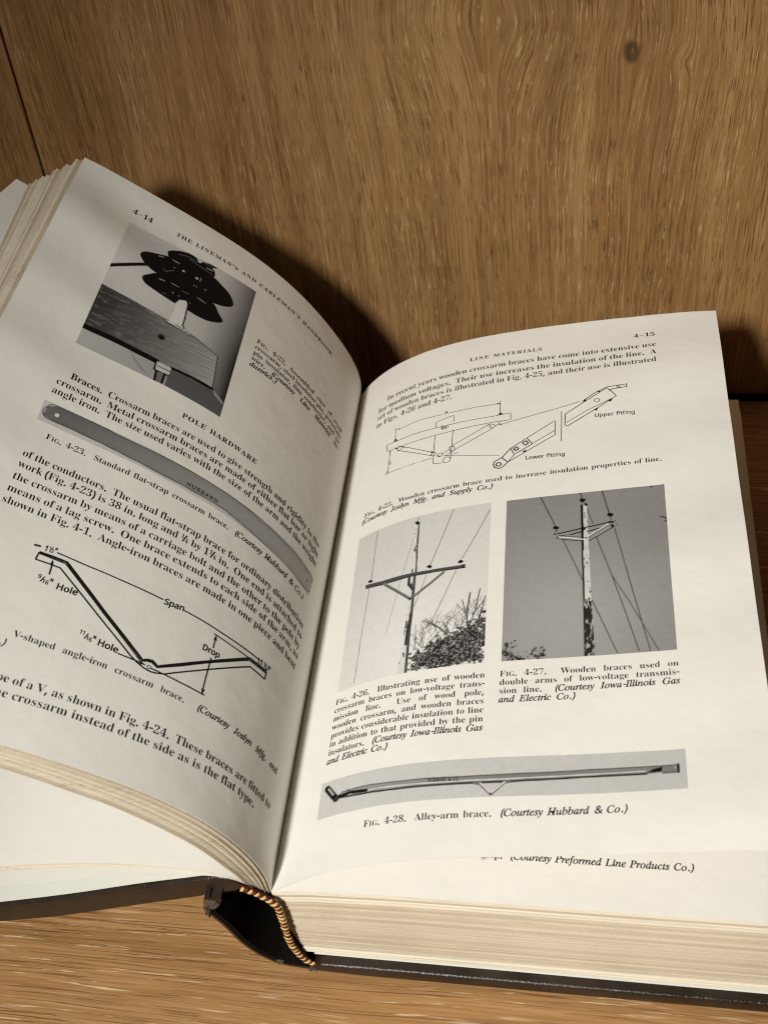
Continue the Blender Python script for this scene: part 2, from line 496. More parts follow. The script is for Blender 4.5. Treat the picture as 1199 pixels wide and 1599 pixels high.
FL = cr(arr([[-870, 392], [-888, 409], [-915, 424], [-967, 432], [-1068, 421], [-1238, 387], [-1380, 343], [-1603, 276], [-1800, 200], [-2000, 115], [-2120, 62]]))
sheet('flyleaf', cover_leaf(FL, 0.0), 40, 20, mat=M_LINER, label='flyleaf between the front leaves and the cover')

# ------------------------------------------------------------------ covers, spine, headband
def extrude(name, prof, y0, y1, dx, mat, parent, bev=0.0006, label=None, ny=2, shear=None):
    """closed profile (x,z) extruded from the tail y0 to the head y1; dx = sideways drift at the head"""
    import bmesh
    bm = bmesh.new()
    rows = []
    for k in range(ny):
        w = k / (ny - 1)
        d = (dx * w, 0.0) if shear is None else (shear[0] * w, shear[1] * w)
        rows.append([bm.verts.new((x + d[0], y0 + (y1 - y0) * w, z + d[1])) for x, z in prof])
    n = len(prof)
    for k in range(ny - 1):
        for i in range(n):
            bm.faces.new((rows[k][i], rows[k][(i + 1) % n], rows[k + 1][(i + 1) % n], rows[k + 1][i]))
    bm.faces.new(rows[0][::-1]); bm.faces.new(rows[-1])
    bmesh.ops.recalc_face_normals(bm, faces=bm.faces[:])
    if bev > 0:
        ed = [e for e in bm.edges if len(e.link_faces) == 2 and e.calc_face_angle(0) > 0.6]
        bmesh.ops.bevel(bm, geom=ed, offset=bev, segments=3, affect='EDGES', profile=0.5)
    me = bpy.data.meshes.new(name)
    bm.to_mesh(me); bm.free()
    me.polygons.foreach_set('use_smooth', [True] * len(me.polygons))
    try:
        me.set_sharp_from_angle(angle=math.radians(40))
    except Exception:
        pass
    return part(name, me, parent, mat, label)

mm = lambda pts: [(x / 1000.0, z / 1000.0) for x, z in pts]
YC, YCH = -0.2513, -0.0412
back_cover = extrude('back_cover', mm([(-73, 1.0), (-60, 0.35), (0, 0.3), (56, 0.3), (57.2, 2.6), (56, 5.2), (0, 5.1), (-60, 5.1), (-72, 4.9), (-74.5, 3.0)]), YC, YCH, -0.0075, M_COVER, book, 0.0008)
YL, YLH = -0.2476, -0.0385
front = [(-92, 41.8), (-96, 41.8), (-100.7, 39.8), (-118.4, 33.4), (-140.7, 24.3), (-163.9, 15.9), (-190, 6.6), (-198, 4.4), (-216, 3.9), (-217, 2.2), (-216, 0.4), (-184, 0.5), (-167.3, 5.9), (-147, 12.4), (-120.9, 23.3), (-102.7, 30.7), (-97, 33.2), (-91.5, 35.4), (-89.6, 37.4), (-89.9, 40.0)]
front_cover = extrude('front_cover', mm(front), YL, YLH, -0.0075, M_COVER, book, 0.0008)
# paste-down on the inside of the front cover
PD = cr(arr([[-975, 412], [-1007, 399], [-1184, 335], [-1407, 244], [-1639, 160], [-1900, 67], [-1980, 45], [-2120, 41]]))
def paste(u, v, l):
    p = ruled(PD + np.array([-0.0072, 0.0]), PD, u, v, YLH - 0.003, YL + 0.0012)
    p[..., 2] += l + 0.0003
    return p
sheet('endpaper', paste, 16, 6, mat=M_LINER, parent=front_cover, label='pale endpaper pasted inside the front cover')
def paste2(u, v, l):
    p = PB(u, v, 0.0)
    p[..., 0] = -0.0742 + 0.0075 * (v / PL - 1) + u * 0.967
    p[..., 1] = -0.0442 - (v / PL) * 0.2041
    p[..., 2] = 0.00535 + l
    return p
sheet('endpaper', paste2, 8, 4, mat=M_LINER, parent=back_cover, label='pale endpaper pasted inside the back cover')

# hollow spine: a curved strip from the front hinge down to the back cover
so = cr(np.array(mm([(-95.0, 36.5), (-98.6, 36.0), (-100.3, 33.2), (-99.6, 27.2), (-96.8, 21.3), (-93.8, 13.2), (-90.5, 7.5), (-87.5, 4.3), (-83.9, 1.8), (-77.7, 0.6), (-72.0, 0.4)])), 30)
def ribbon_profile(C, th):
    t = np.gradient(C, axis=0); t /= np.linalg.norm(t, axis=1, keepdims=True)
    nrm = np.stack([-t[:, 1], t[:, 0]], 1)
    return [tuple(p) for p in C] + [tuple(p) for p in (C + nrm * th)[::-1]]
spine_cover = extrude('spine_cover', ribbon_profile(so, 0.0009), YC + 0.0008, YCH, -0.0075, M_COVER, book, 0.0)
# frayed cloth turned in at the hinge and along the spine edge
def rag(name, cx, cz, sx, sz, y, n, seed, parent):
    r = random.Random(seed)
    V = []; F = []
    m = 12
    for k in range(m):
        a = 2 * math.pi * k / m
        for q, (yy, rr) in enumerate(((-0.0010, 0.8), (-0.0002, 1.15), (0.0035, 1.0))):
            j = r.uniform(0.72, 1.3)
            V.append((cx + math.cos(a) * sx * rr * j, y + yy + r.uniform(-.0004, .0004), cz + math.sin(a) * sz * rr * j))
    for k in range(m):
        for q in range(2):
            a, b = k * 3 + q, ((k + 1) % m) * 3 + q
            F.append((a, b, b + 1, a + 1))
    F.append([k * 3 for k in range(m)][::-1])
    F.append([k * 3 + 2 for k in range(m)])
    me = mesh(name, V, F)
    return part(name, me, parent, M_TORN, 'torn frayed scrap of cover cloth')
rag('torn_cloth', -0.0978, 0.0338, 0.0022, 0.0012, YC + 0.0008, 8, 3, spine_cover)
rag('torn_cloth', -0.0996, 0.0300, 0.0009, 0.0030, YC + 0.0008, 8, 5, spine_cover)
rag('torn_cloth', -0.0838, 0.0033, 0.0010, 0.0004, YC + 0.0014, 8, 6, spine_cover)
rag('torn_cloth', -0.0745, 0.0012, 0.0012, 0.0004, YC + 0.0012, 8, 9, spine_cover)
# lining on the text block's back, coloured near-black as the hollow's shade
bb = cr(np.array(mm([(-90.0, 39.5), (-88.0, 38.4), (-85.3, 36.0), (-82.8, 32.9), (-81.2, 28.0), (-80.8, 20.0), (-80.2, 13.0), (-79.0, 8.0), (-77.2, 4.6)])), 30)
extrude('spine_shade_lining', ribbon_profile(bb, 0.0004), YT + 0.0006, -0.046, -0.0072, M_HOLLOW, book, 0.0)
# added strip inside the spine cover, painted black for shade in the hollow
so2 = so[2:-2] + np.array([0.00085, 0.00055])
extrude('hollow_shade_strip', ribbon_profile(so2, 0.0012), YC + 0.0011, YCH - 0.002, -0.0075, M_HOLLOW, spine_cover, 0.0)
# end stop where the hollow narrows towards the head
hb = cr(np.array(mm([(-88.9, 42.0), (-86.3, 40.8), (-83.8, 38.6), (-81.3, 36.2), (-80.2, 33.0), (-79.8, 27.2), (-79.7, 20.2), (-79.4, 14.1), (-78.2, 8.6), (-76.4, 4.9), (-73.8, 2.6)])), 200)
hb3 = np.stack([hb[:, 0], np.full(len(hb), -0.2497), hb[:, 1]], 1)

def tube(name, path, rad, mat, parent, seg=10, label=None):
    V = []; F = []
    t = np.gradient(path, axis=0); t /= np.linalg.norm(t, axis=1, keepdims=True)
    ya = np.array([0, 1.0, 0])
    for p, d in zip(path, t):
        b = np.cross(d, ya); b /= np.linalg.norm(b)
        for k in range(seg):
            a = 2 * math.pi * k / seg
            V.append(p + rad * (math.cos(a) * b + math.sin(a) * ya))
    n = len(path)
    for i in range(n - 1):
        for k in range(seg):
            F.append((i * seg + k, i * seg + (k + 1) % seg, (i + 1) * seg + (k + 1) % seg, (i + 1) * seg + k))
    F.append(tuple(range(seg))[::-1]); F.append(tuple((n - 1) * seg + k for k in range(seg)))
    me = mesh(name, V, F, True)
    return part(name, me, parent, mat, label)
headband = tube('headband', hb3[::8], 0.00066, M_RED, book)
# one thread wrap = a short slanted bead; a single mesh shared by all wraps of a colour
def bead(name, mat):
    V = []; F = []
    n, seg = 9, 8
    for i in range(n):
        a = -1.25 + 2.5 * i / (n - 1)
        for k in range(seg):
            b = 2 * math.pi * k / seg
            rr = 0.00086 + 0.00024 * math.cos(b)
            w = 0.00050 * math.sin(b) * (1 - 0.5 * abs(a / 1.25) ** 3)
            V.append((w + 0.00035 * math.sin(a), -rr * math.cos(a), rr * math.sin(a)))
    for i in range(n - 1):
        for k in range(seg):
            F.append((i * seg + k, i * seg + (k + 1) % seg, (i + 1) * seg + (k + 1) % seg, (i + 1) * seg + k))
    F.append(tuple(range(seg))[::-1]); F.append(tuple((n - 1) * seg + k for k in range(seg)))
    me = mesh(name, V, F, True)
    me.materials.append(mat)
    return me
me_y = bead('yellow_stitch', M_YELLOW); me_r = bead('red_stitch', M_RED)
NST = 25
for k in range(NST * 2):
    s = (k + 0.5) / (NST * 2)
    # the wraps are longer at the upper, flatter end
    s = s ** 0.93
    p = along(hb, np.array([s]))[0]; q = along(hb, np.array([min(1, s + 0.01)]))[0] - along(hb, np.array([max(0, s - 0.01)]))[0]
    q /= np.linalg.norm(q)
    o = bpy.data.objects.new('stitch', me_y if k % 2 == 0 else me_r)
    COL.objects.link(o)
    o.parent = headband
    X = Vector((q[0], 0, q[1])); Y = Vector((0, 1, 0)); Z = X.cross(Y)
    R = Matrix((X, Y, Z)).transposed().to_4x4()
    sc_ = rnd.uniform(0.9, 1.12)
    o.matrix_local = Matrix.Translation(Vector((p[0], -0.2497, p[1])) - BO) @ R @ Matrix.Diagonal((1.05 * sc_, sc_, sc_, 1)) @ Matrix.Rotation(rnd.uniform(-0.15, 0.15) - 0.25, 4, 'Y')

# ------------------------------------------------------------------ printing: glyph outlines
from mathutils.geometry import tessellate_polygon
GL = {}
def GLYPH(style, ch, adv, *loops):
    """outline loops in thousandths, flattened x,y,x,y..."""
    L = [np.array(l, float).reshape(-1, 2) / 1000.0 for l in loops]
    tris = tessellate_polygon([[Vector((x, y, 0)) for x, y in l] for l in L])
    GL[style + ch] = (adv / 1000.0, np.vstack(L), np.array(tris, int))
GLYPH('r', 'a', 344, [255,-5,219,5,202,42,149,7,95,-4,66,1,44,15,30,36,25,63,35,101,66,132,121,159,204,186,204,241,201,267,190,286,173,297,148,301,112,295,99,275,116,242,118,231,115,217,106,206,93,198,77,196,61,199,48,207,41,219,38,236,42,257,53,275,72,291,96,303,127,311,162,313,222,307,260,288,281,257,288,210,288,47,290,37,295,31,304,29,319,35,323,29,292,4],[150,28,163,31,190,46,204,61,204,177,134,142,113,84,122,43])
GLYPH('r', 'b', 361, [48,-6,46,415,41,432,28,440,13,443,13,450,133,450,133,268,178,304,221,313,253,309,281,295,304,273,322,243,333,207,337,166,332,119,318,77,296,43,267,17,232,0,192,-5,150,4,105,34,51,-6],[182,9,216,19,236,47,247,94,250,160,247,214,236,253,215,277,184,285,167,282,152,274,140,260,133,243,133,68,145,24])
GLYPH('r', 'c', 293, [156,-5,121,0,89,15,63,39,42,70,29,108,25,150,29,195,44,234,68,267,98,293,134,309,175,314,216,309,247,294,266,272,272,245,270,230,263,219,251,212,237,209,210,220,202,272,194,295,168,302,122,273,107,188,113,122,133,73,164,43,204,33,241,42,271,65,277,60,225,12])
GLYPH('r', 'd', 370, [139,-5,108,0,81,14,57,38,40,68,28,105,24,147,29,195,41,235,59,269,84,293,113,308,146,313,186,304,228,269,228,401,225,421,216,434,199,441,181,444,181,450,314,450,315,53,320,38,332,28,348,24,348,15,293,10,228,-4,228,51,185,7],[171,23,189,27,205,38,219,54,228,75,228,243,222,260,209,274,193,283,174,286,144,277,126,252,116,211,113,153,116,97,125,56,143,31])
GLYPH('r', 'e', 301, [153,-5,118,0,87,15,61,38,42,71,29,110,24,157,29,200,42,238,63,270,90,293,122,308,157,313,207,304,245,277,269,233,278,171,111,171,134,70,199,37,240,49,270,79,278,72,225,15],[111,187,206,187,204,252,198,279,184,296,160,302,123,276,111,204])
GLYPH('r', 'f', 214, [20,5,20,12,42,17,50,24,55,33,57,73,57,282,21,282,21,305,57,305,57,353,65,398,88,432,125,453,174,460,210,455,237,442,253,422,258,399,256,382,248,370,237,363,224,360,210,363,199,369,192,378,190,391,192,404,203,433,196,445,180,448,160,444,149,432,144,414,143,305,198,305,198,282,143,282,143,65,145,39,154,22,172,14,194,12,194,5])
GLYPH('r', 'g', 327, [146,-135,90,-131,50,-117,27,-97,19,-75,31,-50,78,-26,39,2,29,31,33,52,46,70,69,88,112,110,46,154,27,213,31,240,44,265,63,285,90,300,121,310,157,313,195,310,232,299,312,299,312,273,259,273,281,236,286,203,283,177,272,154,254,135,232,120,204,111,141,109,124,106,109,98,99,86,95,70,108,50,141,44,222,42,257,35,282,25,298,10,307,-10,311,-37,300,-78,270,-109,218,-129],[157,119,180,125,195,143,202,172,204,211,202,250,195,278,180,296,157,302,134,296,119,278,112,250,109,211,112,172,119,143,134,125],[161,-121,241,-108,269,-67,264,-48,252,-37,232,-31,95,-29,75,-49,68,-73,74,-92,92,-108,120,-118])
GLYPH('r', 'h', 381, [23,5,23,12,36,14,49,22,55,36,57,55,57,399,56,418,50,432,38,441,24,444,24,450,143,450,143,255,193,301,243,313,304,288,325,211,327,37,333,23,345,14,358,12,358,5,207,5,208,11,232,23,240,55,239,242,234,260,222,273,203,276,171,267,143,237,144,37,150,23,162,14,175,12,175,5])
GLYPH('r', 'i', 198, [101,367,83,370,68,380,59,395,55,412,59,430,68,445,83,455,101,458,119,455,133,445,143,430,146,412,143,395,133,380,118,370],[23,5,23,12,37,14,49,22,56,36,57,56,56,274,51,288,39,296,25,298,26,305,143,305,145,37,150,23,162,15,175,12,175,5])
GLYPH('r', 'j', 210, [106,368,88,372,74,381,64,396,61,414,64,432,74,446,89,456,106,460,124,456,139,446,149,432,152,414,149,396,139,382,124,372],[35,-135,12,-133,-9,-126,-26,-116,-40,-102,-48,-87,-51,-70,-48,-55,-41,-44,-30,-36,-15,-34,0,-36,11,-43,19,-53,21,-66,5,-103,12,-118,31,-122,52,-117,63,-102,67,-80,69,250,67,273,60,288,45,296,27,299,27,305,154,305,154,-21,146,-71,123,-107,86,-128])
GLYPH('r', 'k', 359, [22,5,22,12,37,14,49,22,56,36,57,56,56,418,51,433,40,441,25,443,26,450,143,450,143,156,231,244,244,261,249,279,238,294,209,298,211,298,211,305,340,305,340,297,306,289,271,264,216,209,342,31,357,16,371,12,371,5,216,5,216,11,237,16,244,31,242,41,163,154,143,137,144,37,150,23,162,15,175,12,175,5])
GLYPH('r', 'l', 199, [23,5,23,12,37,14,49,22,56,36,57,56,56,418,51,432,40,441,25,443,25,450,143,450,145,37,150,23,162,15,175,12,175,5])
GLYPH('r', 'm', 554, [23,5,23,12,36,14,49,22,55,36,57,55,57,253,56,272,50,287,38,296,24,298,24,305,141,305,141,253,191,300,237,313,289,300,320,253,367,300,417,313,478,288,499,211,500,37,506,23,518,14,531,12,531,5,382,5,382,12,395,14,407,23,413,37,413,242,408,260,397,273,377,276,347,267,319,239,321,37,327,23,338,14,351,12,351,5,204,5,204,12,217,14,229,23,235,37,235,241,230,260,219,272,199,276,168,267,141,237,143,37,148,23,160,15,172,12,172,5])
GLYPH('r', 'n', 381, [23,5,23,12,36,14,49,22,55,36,57,55,57,253,56,272,50,287,38,296,24,298,24,305,143,305,143,256,192,301,243,313,304,288,325,211,327,37,333,23,345,14,358,12,358,5,207,5,208,11,232,23,240,55,239,242,234,260,222,273,203,276,171,267,143,237,144,37,150,23,162,14,175,12,175,5])
GLYPH('r', 'o', 336, [169,-5,128,0,93,16,64,40,42,72,28,111,24,154,28,198,42,236,64,269,93,293,128,308,168,313,208,308,242,293,271,269,293,237,307,199,312,154,307,109,293,71,271,39,243,15,208,0],[169,6,196,14,213,37,219,55,224,114,222,228,212,273,195,296,169,304,141,296,124,273,115,228,113,114,118,55,124,37,141,14])
GLYPH('r', 'p', 371, [22,-134,22,-128,32,-126,43,-121,51,-113,55,-102,57,-64,56,269,51,286,39,295,24,299,24,305,138,305,138,249,183,300,231,314,262,309,290,294,313,271,330,239,341,202,345,160,341,114,330,74,312,41,288,16,260,0,227,-5,185,5,143,44,144,-82,147,-100,154,-114,165,-122,192,-127,192,-134],[195,23,225,32,244,57,254,98,258,154,255,209,246,250,228,275,199,283,167,271,143,237,143,67,164,34])
GLYPH('r', 'q', 364, [180,-134,180,-127,200,-125,217,-118,226,-104,229,-84,229,39,185,5,142,-4,110,0,81,14,58,36,40,66,29,102,25,144,30,191,44,232,67,266,96,292,131,309,170,314,213,305,257,275,311,315,315,315,315,-84,316,-103,322,-117,335,-125,349,-127,349,-134],[178,24,195,27,211,36,223,49,229,66,229,242,217,285,180,300,147,291,126,263,115,219,112,156,115,99,126,58,147,33])
GLYPH('r', 'r', 287, [23,5,23,12,37,14,49,22,56,36,57,56,56,274,50,288,39,296,25,298,26,305,141,305,141,235,169,277,190,297,212,309,233,313,256,310,272,300,281,285,284,266,282,250,274,238,263,230,248,227,234,229,225,235,201,262,189,265,172,260,158,244,147,221,144,192,144,55,147,35,155,21,172,14,192,12,192,5])
GLYPH('r', 's', 288, [151,-5,123,-1,81,13,73,14,56,9,48,-4,41,-4,41,100,49,100,62,65,83,35,110,16,140,10,164,13,182,23,193,38,197,59,187,87,158,109,109,134,79,152,58,172,46,195,42,220,49,257,68,287,100,307,141,314,214,300,226,304,233,314,239,314,239,227,232,227,219,256,200,281,176,296,149,301,129,298,113,290,103,276,100,259,103,243,111,229,125,218,218,168,237,148,248,125,252,95,245,53,224,22,192,2])
GLYPH('r', 't', 228, [123,-4,91,0,70,14,58,37,53,71,53,284,25,284,25,297,92,366,132,419,139,419,139,305,203,305,203,284,139,284,141,63,145,48,154,38,168,35,193,45,208,68,215,64,179,14])
GLYPH('r', 'u', 375, [131,-5,93,1,69,20,55,52,51,97,49,269,44,285,31,296,16,298,16,305,137,305,137,74,139,57,147,43,160,33,177,30,208,39,233,64,233,248,231,271,225,287,211,296,194,298,194,305,319,305,319,70,321,49,327,35,340,28,355,25,355,17,299,12,233,-4,233,53,206,23,184,8,158,-2])
GLYPH('r', 'v', 306, [146,-5,34,269,26,284,15,295,2,297,2,305,159,305,159,299,132,294,124,277,126,266,185,108,245,263,246,273,235,293,208,298,208,305,300,305,300,298,286,293,274,282,255,245,156,-5])
GLYPH('r', 'w', 435, [126,-5,16,278,10,288,-6,297,-6,305,133,305,133,298,116,293,111,286,115,251,166,113,216,235,200,282,193,292,183,298,173,299,173,305,318,305,318,297,299,293,290,277,293,261,335,126,391,265,392,276,390,286,383,293,361,299,361,305,440,305,440,299,431,296,421,288,407,260,301,-5,292,-5,224,212,136,-5])
GLYPH('r', 'x', 319, [10,5,10,12,37,25,66,53,129,136,47,266,27,289,9,297,9,305,164,305,164,298,144,295,135,281,145,257,183,197,236,266,240,279,237,289,229,295,206,299,206,305,306,305,306,299,280,287,250,257,192,184,300,18,314,11,314,5,160,5,160,11,180,15,188,21,191,30,187,45,138,123,83,48,79,34,89,15,114,10,113,10,113,5])
GLYPH('r', 'y', 300, [53,-135,31,-132,14,-121,2,-105,-2,-84,1,-69,8,-56,20,-48,36,-45,50,-47,60,-53,67,-63,69,-88,73,-100,86,-104,102,-97,127,-62,140,-27,146,-4,29,278,19,291,9,297,-3,298,0,298,0,305,157,305,157,298,133,294,126,287,128,255,185,105,242,267,240,286,232,294,208,298,208,305,295,305,295,297,284,295,273,284,255,244,141,-63,125,-93,109,-113,93,-126,74,-133])
GLYPH('r', 'z', 293, [18,5,18,13,176,292,128,292,94,288,69,276,51,252,40,221,31,221,36,305,270,305,270,292,117,20,153,20,195,25,226,40,248,66,263,102,271,102,263,5])
GLYPH('r', 'A', 437, [-4,5,-4,14,11,16,27,26,41,45,54,73,210,461,221,461,394,53,407,31,422,18,438,14,438,5,234,5,234,14,273,20,289,45,277,83,256,137,100,137,69,47,84,21,123,13,123,13,123,5],[106,156,249,156,177,332])
GLYPH('r', 'B', 443, [21,5,21,13,47,17,66,29,76,50,80,82,78,395,74,414,66,428,53,437,37,442,20,443,20,450,220,450,349,425,391,350,365,287,274,247,382,202,413,131,402,78,368,39,313,14,237,5],[177,247,235,252,267,269,284,299,290,345,286,386,273,416,250,433,216,439,196,436,183,428,178,413],[222,19,261,26,287,46,301,80,306,128,300,178,281,211,247,230,198,236,177,236,177,65,179,44,187,30,201,22])
GLYPH('r', 'C', 468, [256,-6,194,2,140,24,95,60,60,107,38,164,31,228,39,292,60,348,95,395,141,430,196,453,259,460,308,454,376,431,388,430,411,439,422,460,432,460,432,313,423,313,397,367,360,411,315,439,264,449,170,392,139,226,173,71,277,18,319,24,360,40,399,67,429,99,440,89,363,19])
GLYPH('r', 'D', 496, [25,5,25,13,48,16,67,26,76,45,79,74,79,374,75,408,65,430,44,440,20,443,20,450,221,450,326,436,402,392,448,323,463,228,404,61,228,5],[223,19,282,32,324,72,348,138,356,229,323,385,224,438,200,436,186,427,179,410,177,385,177,72,179,47,186,31,200,22])
GLYPH('r', 'E', 442, [19,5,19,12,45,15,66,26,77,47,80,78,80,369,77,406,66,429,46,440,21,443,21,450,394,450,394,325,387,325,373,375,343,410,297,429,232,435,198,433,188,428,181,419,178,388,178,241,194,241,234,247,263,265,282,298,292,340,299,340,299,123,292,123,287,155,278,184,263,204,243,218,217,225,178,227,178,67,180,45,189,31,205,24,230,23,276,25,315,34,347,49,374,71,397,102,414,138,424,138,398,5])
GLYPH('r', 'F', 404, [20,5,20,13,46,18,66,30,76,52,80,84,80,375,76,406,65,427,45,438,19,443,19,450,389,450,389,325,381,325,373,359,359,388,339,410,312,425,276,433,199,434,188,431,181,424,177,398,177,242,230,248,260,267,278,299,288,342,297,342,297,123,289,123,279,170,260,204,231,223,177,229,178,58,183,40,193,27,208,19,252,13,252,5])
GLYPH('r', 'G', 508, [268,-5,201,2,144,24,97,59,62,105,40,162,33,229,40,293,62,349,96,396,142,431,196,453,257,460,310,454,388,431,400,433,409,439,422,460,432,460,432,313,423,313,408,348,386,382,360,409,332,431,300,444,266,448,172,393,141,228,149,134,176,65,218,22,275,8,309,12,332,23,344,44,348,71,348,128,344,156,332,174,310,184,280,187,280,193,495,193,495,186,472,184,453,174,444,156,441,129,441,32,356,5])
GLYPH('r', 'H', 523, [20,5,20,13,46,17,66,28,76,49,80,80,80,379,76,408,66,427,46,439,21,443,21,450,237,450,237,443,202,436,190,429,182,417,178,401,177,246,347,246,346,401,342,417,335,429,322,436,287,443,287,450,502,450,502,443,476,438,457,428,447,408,444,379,444,80,447,51,457,29,477,17,502,13,502,5,287,5,287,13,312,17,333,27,344,47,347,80,347,226,177,226,177,80,180,49,190,28,210,17,237,13,237,5])
GLYPH('r', 'I', 261, [18,5,18,13,44,18,65,28,77,47,80,75,80,387,77,414,67,431,46,440,18,443,18,450,239,450,239,443,213,440,192,432,181,414,178,387,179,58,183,42,191,30,204,22,241,13,241,5])
GLYPH('r', 'J', 330, [108,-60,79,-57,53,-49,32,-36,16,-19,5,1,2,23,5,43,14,57,28,66,44,69,62,67,76,58,85,45,88,27,86,14,71,-20,80,-39,105,-45,128,-41,143,-28,150,-7,153,21,151,392,147,411,138,425,124,435,105,440,84,443,84,450,309,450,309,443,274,435,262,426,255,412,250,367,250,89,215,-23])
GLYPH('r', 'K', 510, [21,5,21,13,47,17,67,28,77,49,80,80,80,379,77,408,67,428,47,439,22,443,22,450,237,450,237,443,203,436,191,429,183,417,179,401,178,222,325,370,346,396,354,420,336,438,296,443,296,450,481,450,481,444,412,424,341,364,264,285,472,30,484,20,499,15,514,13,514,5,286,5,286,13,324,16,335,23,339,34,334,49,200,221,178,200,178,80,181,49,191,28,211,17,237,13,237,5])
GLYPH('r', 'L', 426, [20,5,20,13,46,17,66,28,76,49,80,80,80,379,76,409,66,428,46,439,21,443,21,450,245,450,245,443,206,439,192,431,183,419,178,401,178,61,181,45,187,34,198,27,234,23,279,26,316,35,348,52,374,76,395,110,412,149,421,149,397,5])
GLYPH('r', 'M', 634, [19,5,19,13,44,17,65,28,77,48,80,79,79,402,75,418,67,429,55,437,20,443,20,450,181,450,317,130,453,450,612,450,612,443,588,438,569,427,558,407,555,378,556,60,560,41,568,27,579,19,612,13,612,5,401,5,401,13,435,20,447,29,455,42,460,83,457,412,285,5,273,5,103,402,100,80,104,47,116,26,138,16,164,13,164,5])
GLYPH('r', 'N', 494, [405,-6,102,364,102,78,105,47,115,27,135,17,162,13,162,5,23,5,23,13,56,19,68,27,76,39,81,78,81,390,39,437,23,443,23,450,154,450,396,155,395,399,391,416,383,428,371,436,336,443,336,450,475,450,475,443,449,439,429,428,420,408,417,377,417,-6])
GLYPH('r', 'O', 525, [261,-6,214,-1,171,12,132,33,98,61,70,96,50,136,37,180,33,228,37,275,50,319,70,359,98,394,133,422,172,443,217,457,265,461,312,457,355,444,394,423,428,395,455,361,476,321,489,276,493,228,489,180,476,136,455,96,427,61,393,33,353,12,309,-1],[265,7,355,63,384,227,376,322,352,391,312,434,259,449,169,392,140,228,148,134,173,65,213,21])
GLYPH('r', 'P', 418, [20,5,20,13,46,17,66,28,76,49,80,80,80,379,76,408,66,427,46,439,21,443,21,450,213,450,286,447,334,435,363,418,385,395,399,366,404,332,394,282,363,244,313,219,241,211,177,211,177,80,180,49,190,28,210,17,237,13,237,5],[177,225,202,225,246,231,275,249,292,282,297,329,293,376,279,409,254,430,216,436,198,434,185,427,179,415,177,399])
GLYPH('r', 'Q', 525, [378,-110,264,-82,190,3,143,25,105,54,74,89,51,131,37,177,33,228,37,275,50,319,70,359,98,394,133,422,172,443,217,457,265,461,312,457,355,444,394,423,428,395,455,361,476,321,489,276,493,228,482,153,450,89,398,38,323,2,375,-65,444,-86,488,-79,489,-88,434,-105],[266,7,356,63,385,227,377,322,352,391,312,434,259,449,169,392,140,228,148,134,173,65,213,21])
GLYPH('r', 'R', 473, [20,5,20,13,46,17,66,28,76,49,80,80,80,379,76,408,66,427,46,439,21,443,21,450,217,450,304,443,365,421,400,386,412,335,387,269,308,225,439,33,449,22,462,15,478,12,475,12,475,5,341,5,204,217,177,217,177,80,180,49,190,28,210,17,237,13,237,5],[177,229,204,229,250,235,283,255,302,288,309,336,288,411,225,436,201,434,186,426,179,410,177,386])
GLYPH('r', 'S', 390, [48,-6,48,153,59,153,78,92,108,46,147,19,197,10,233,15,260,32,278,58,284,90,270,132,228,164,165,195,115,225,81,256,61,290,55,332,59,369,72,400,91,426,118,445,149,457,185,461,228,456,300,440,317,446,324,461,334,461,334,324,326,324,315,356,298,388,276,414,251,433,223,445,194,450,162,445,136,430,120,408,114,380,119,354,133,333,156,315,287,249,314,229,333,208,345,186,352,161,354,133,349,94,335,60,311,33,279,12,239,-1,176,-4,143,0,85,17,74,16,66,11,58,-6])
GLYPH('r', 'T', 423, [97,5,97,13,124,16,146,27,157,49,161,80,161,438,100,430,62,407,36,369,25,323,16,323,16,450,405,450,405,322,397,322,360,408,269,438,258,438,258,80,262,48,273,26,294,16,323,13,323,5])
GLYPH('r', 'U', 492, [248,-8,170,2,118,32,88,83,78,155,78,379,75,408,65,427,45,439,20,443,20,450,235,450,235,443,201,437,188,429,180,417,176,379,176,139,181,87,199,48,230,25,275,17,367,53,397,158,397,378,394,407,383,427,362,438,333,443,333,450,469,450,469,442,446,437,429,425,420,405,417,378,417,182,407,94,376,36,324,3])
GLYPH('r', 'V', 428, [216,-8,38,405,26,423,10,437,-9,442,-9,450,206,450,206,443,183,442,164,437,151,426,147,410,157,376,259,130,358,393,360,409,356,426,344,436,325,441,304,443,304,450,437,450,437,443,421,441,405,431,391,413,378,385,226,-8])
GLYPH('r', 'W', 611, [174,-6,28,415,19,431,5,440,-10,443,-10,450,176,450,176,443,161,441,147,436,138,426,135,411,143,371,223,139,306,352,282,421,270,434,253,440,234,443,234,450,434,450,434,443,401,436,388,413,394,385,474,150,552,390,554,406,551,423,541,435,525,441,508,443,508,450,619,450,619,442,604,437,590,424,580,406,442,-6,431,-6,316,323,187,-6])
GLYPH('r', 'X', 471, [16,5,16,14,56,25,94,63,199,208,66,412,51,429,35,440,17,444,19,444,19,450,239,450,239,444,197,437,185,416,188,402,264,280,326,371,339,394,345,415,331,437,298,443,298,450,453,450,453,444,454,444,425,439,400,427,376,406,353,376,275,265,421,37,433,24,446,15,461,12,459,12,459,5,243,5,244,12,281,19,295,40,291,59,279,82,210,192,133,83,123,64,119,44,134,20,169,13,169,5])
GLYPH('r', 'Y', 426, [106,5,106,13,132,17,152,28,162,49,166,80,166,180,51,389,33,417,17,433,-8,442,-8,450,202,450,202,443,178,441,164,437,154,428,151,417,153,404,248,215,337,364,349,388,354,408,339,435,299,443,300,443,300,450,434,450,434,442,421,438,406,428,379,394,263,205,263,80,266,49,276,28,296,17,323,13,323,5])
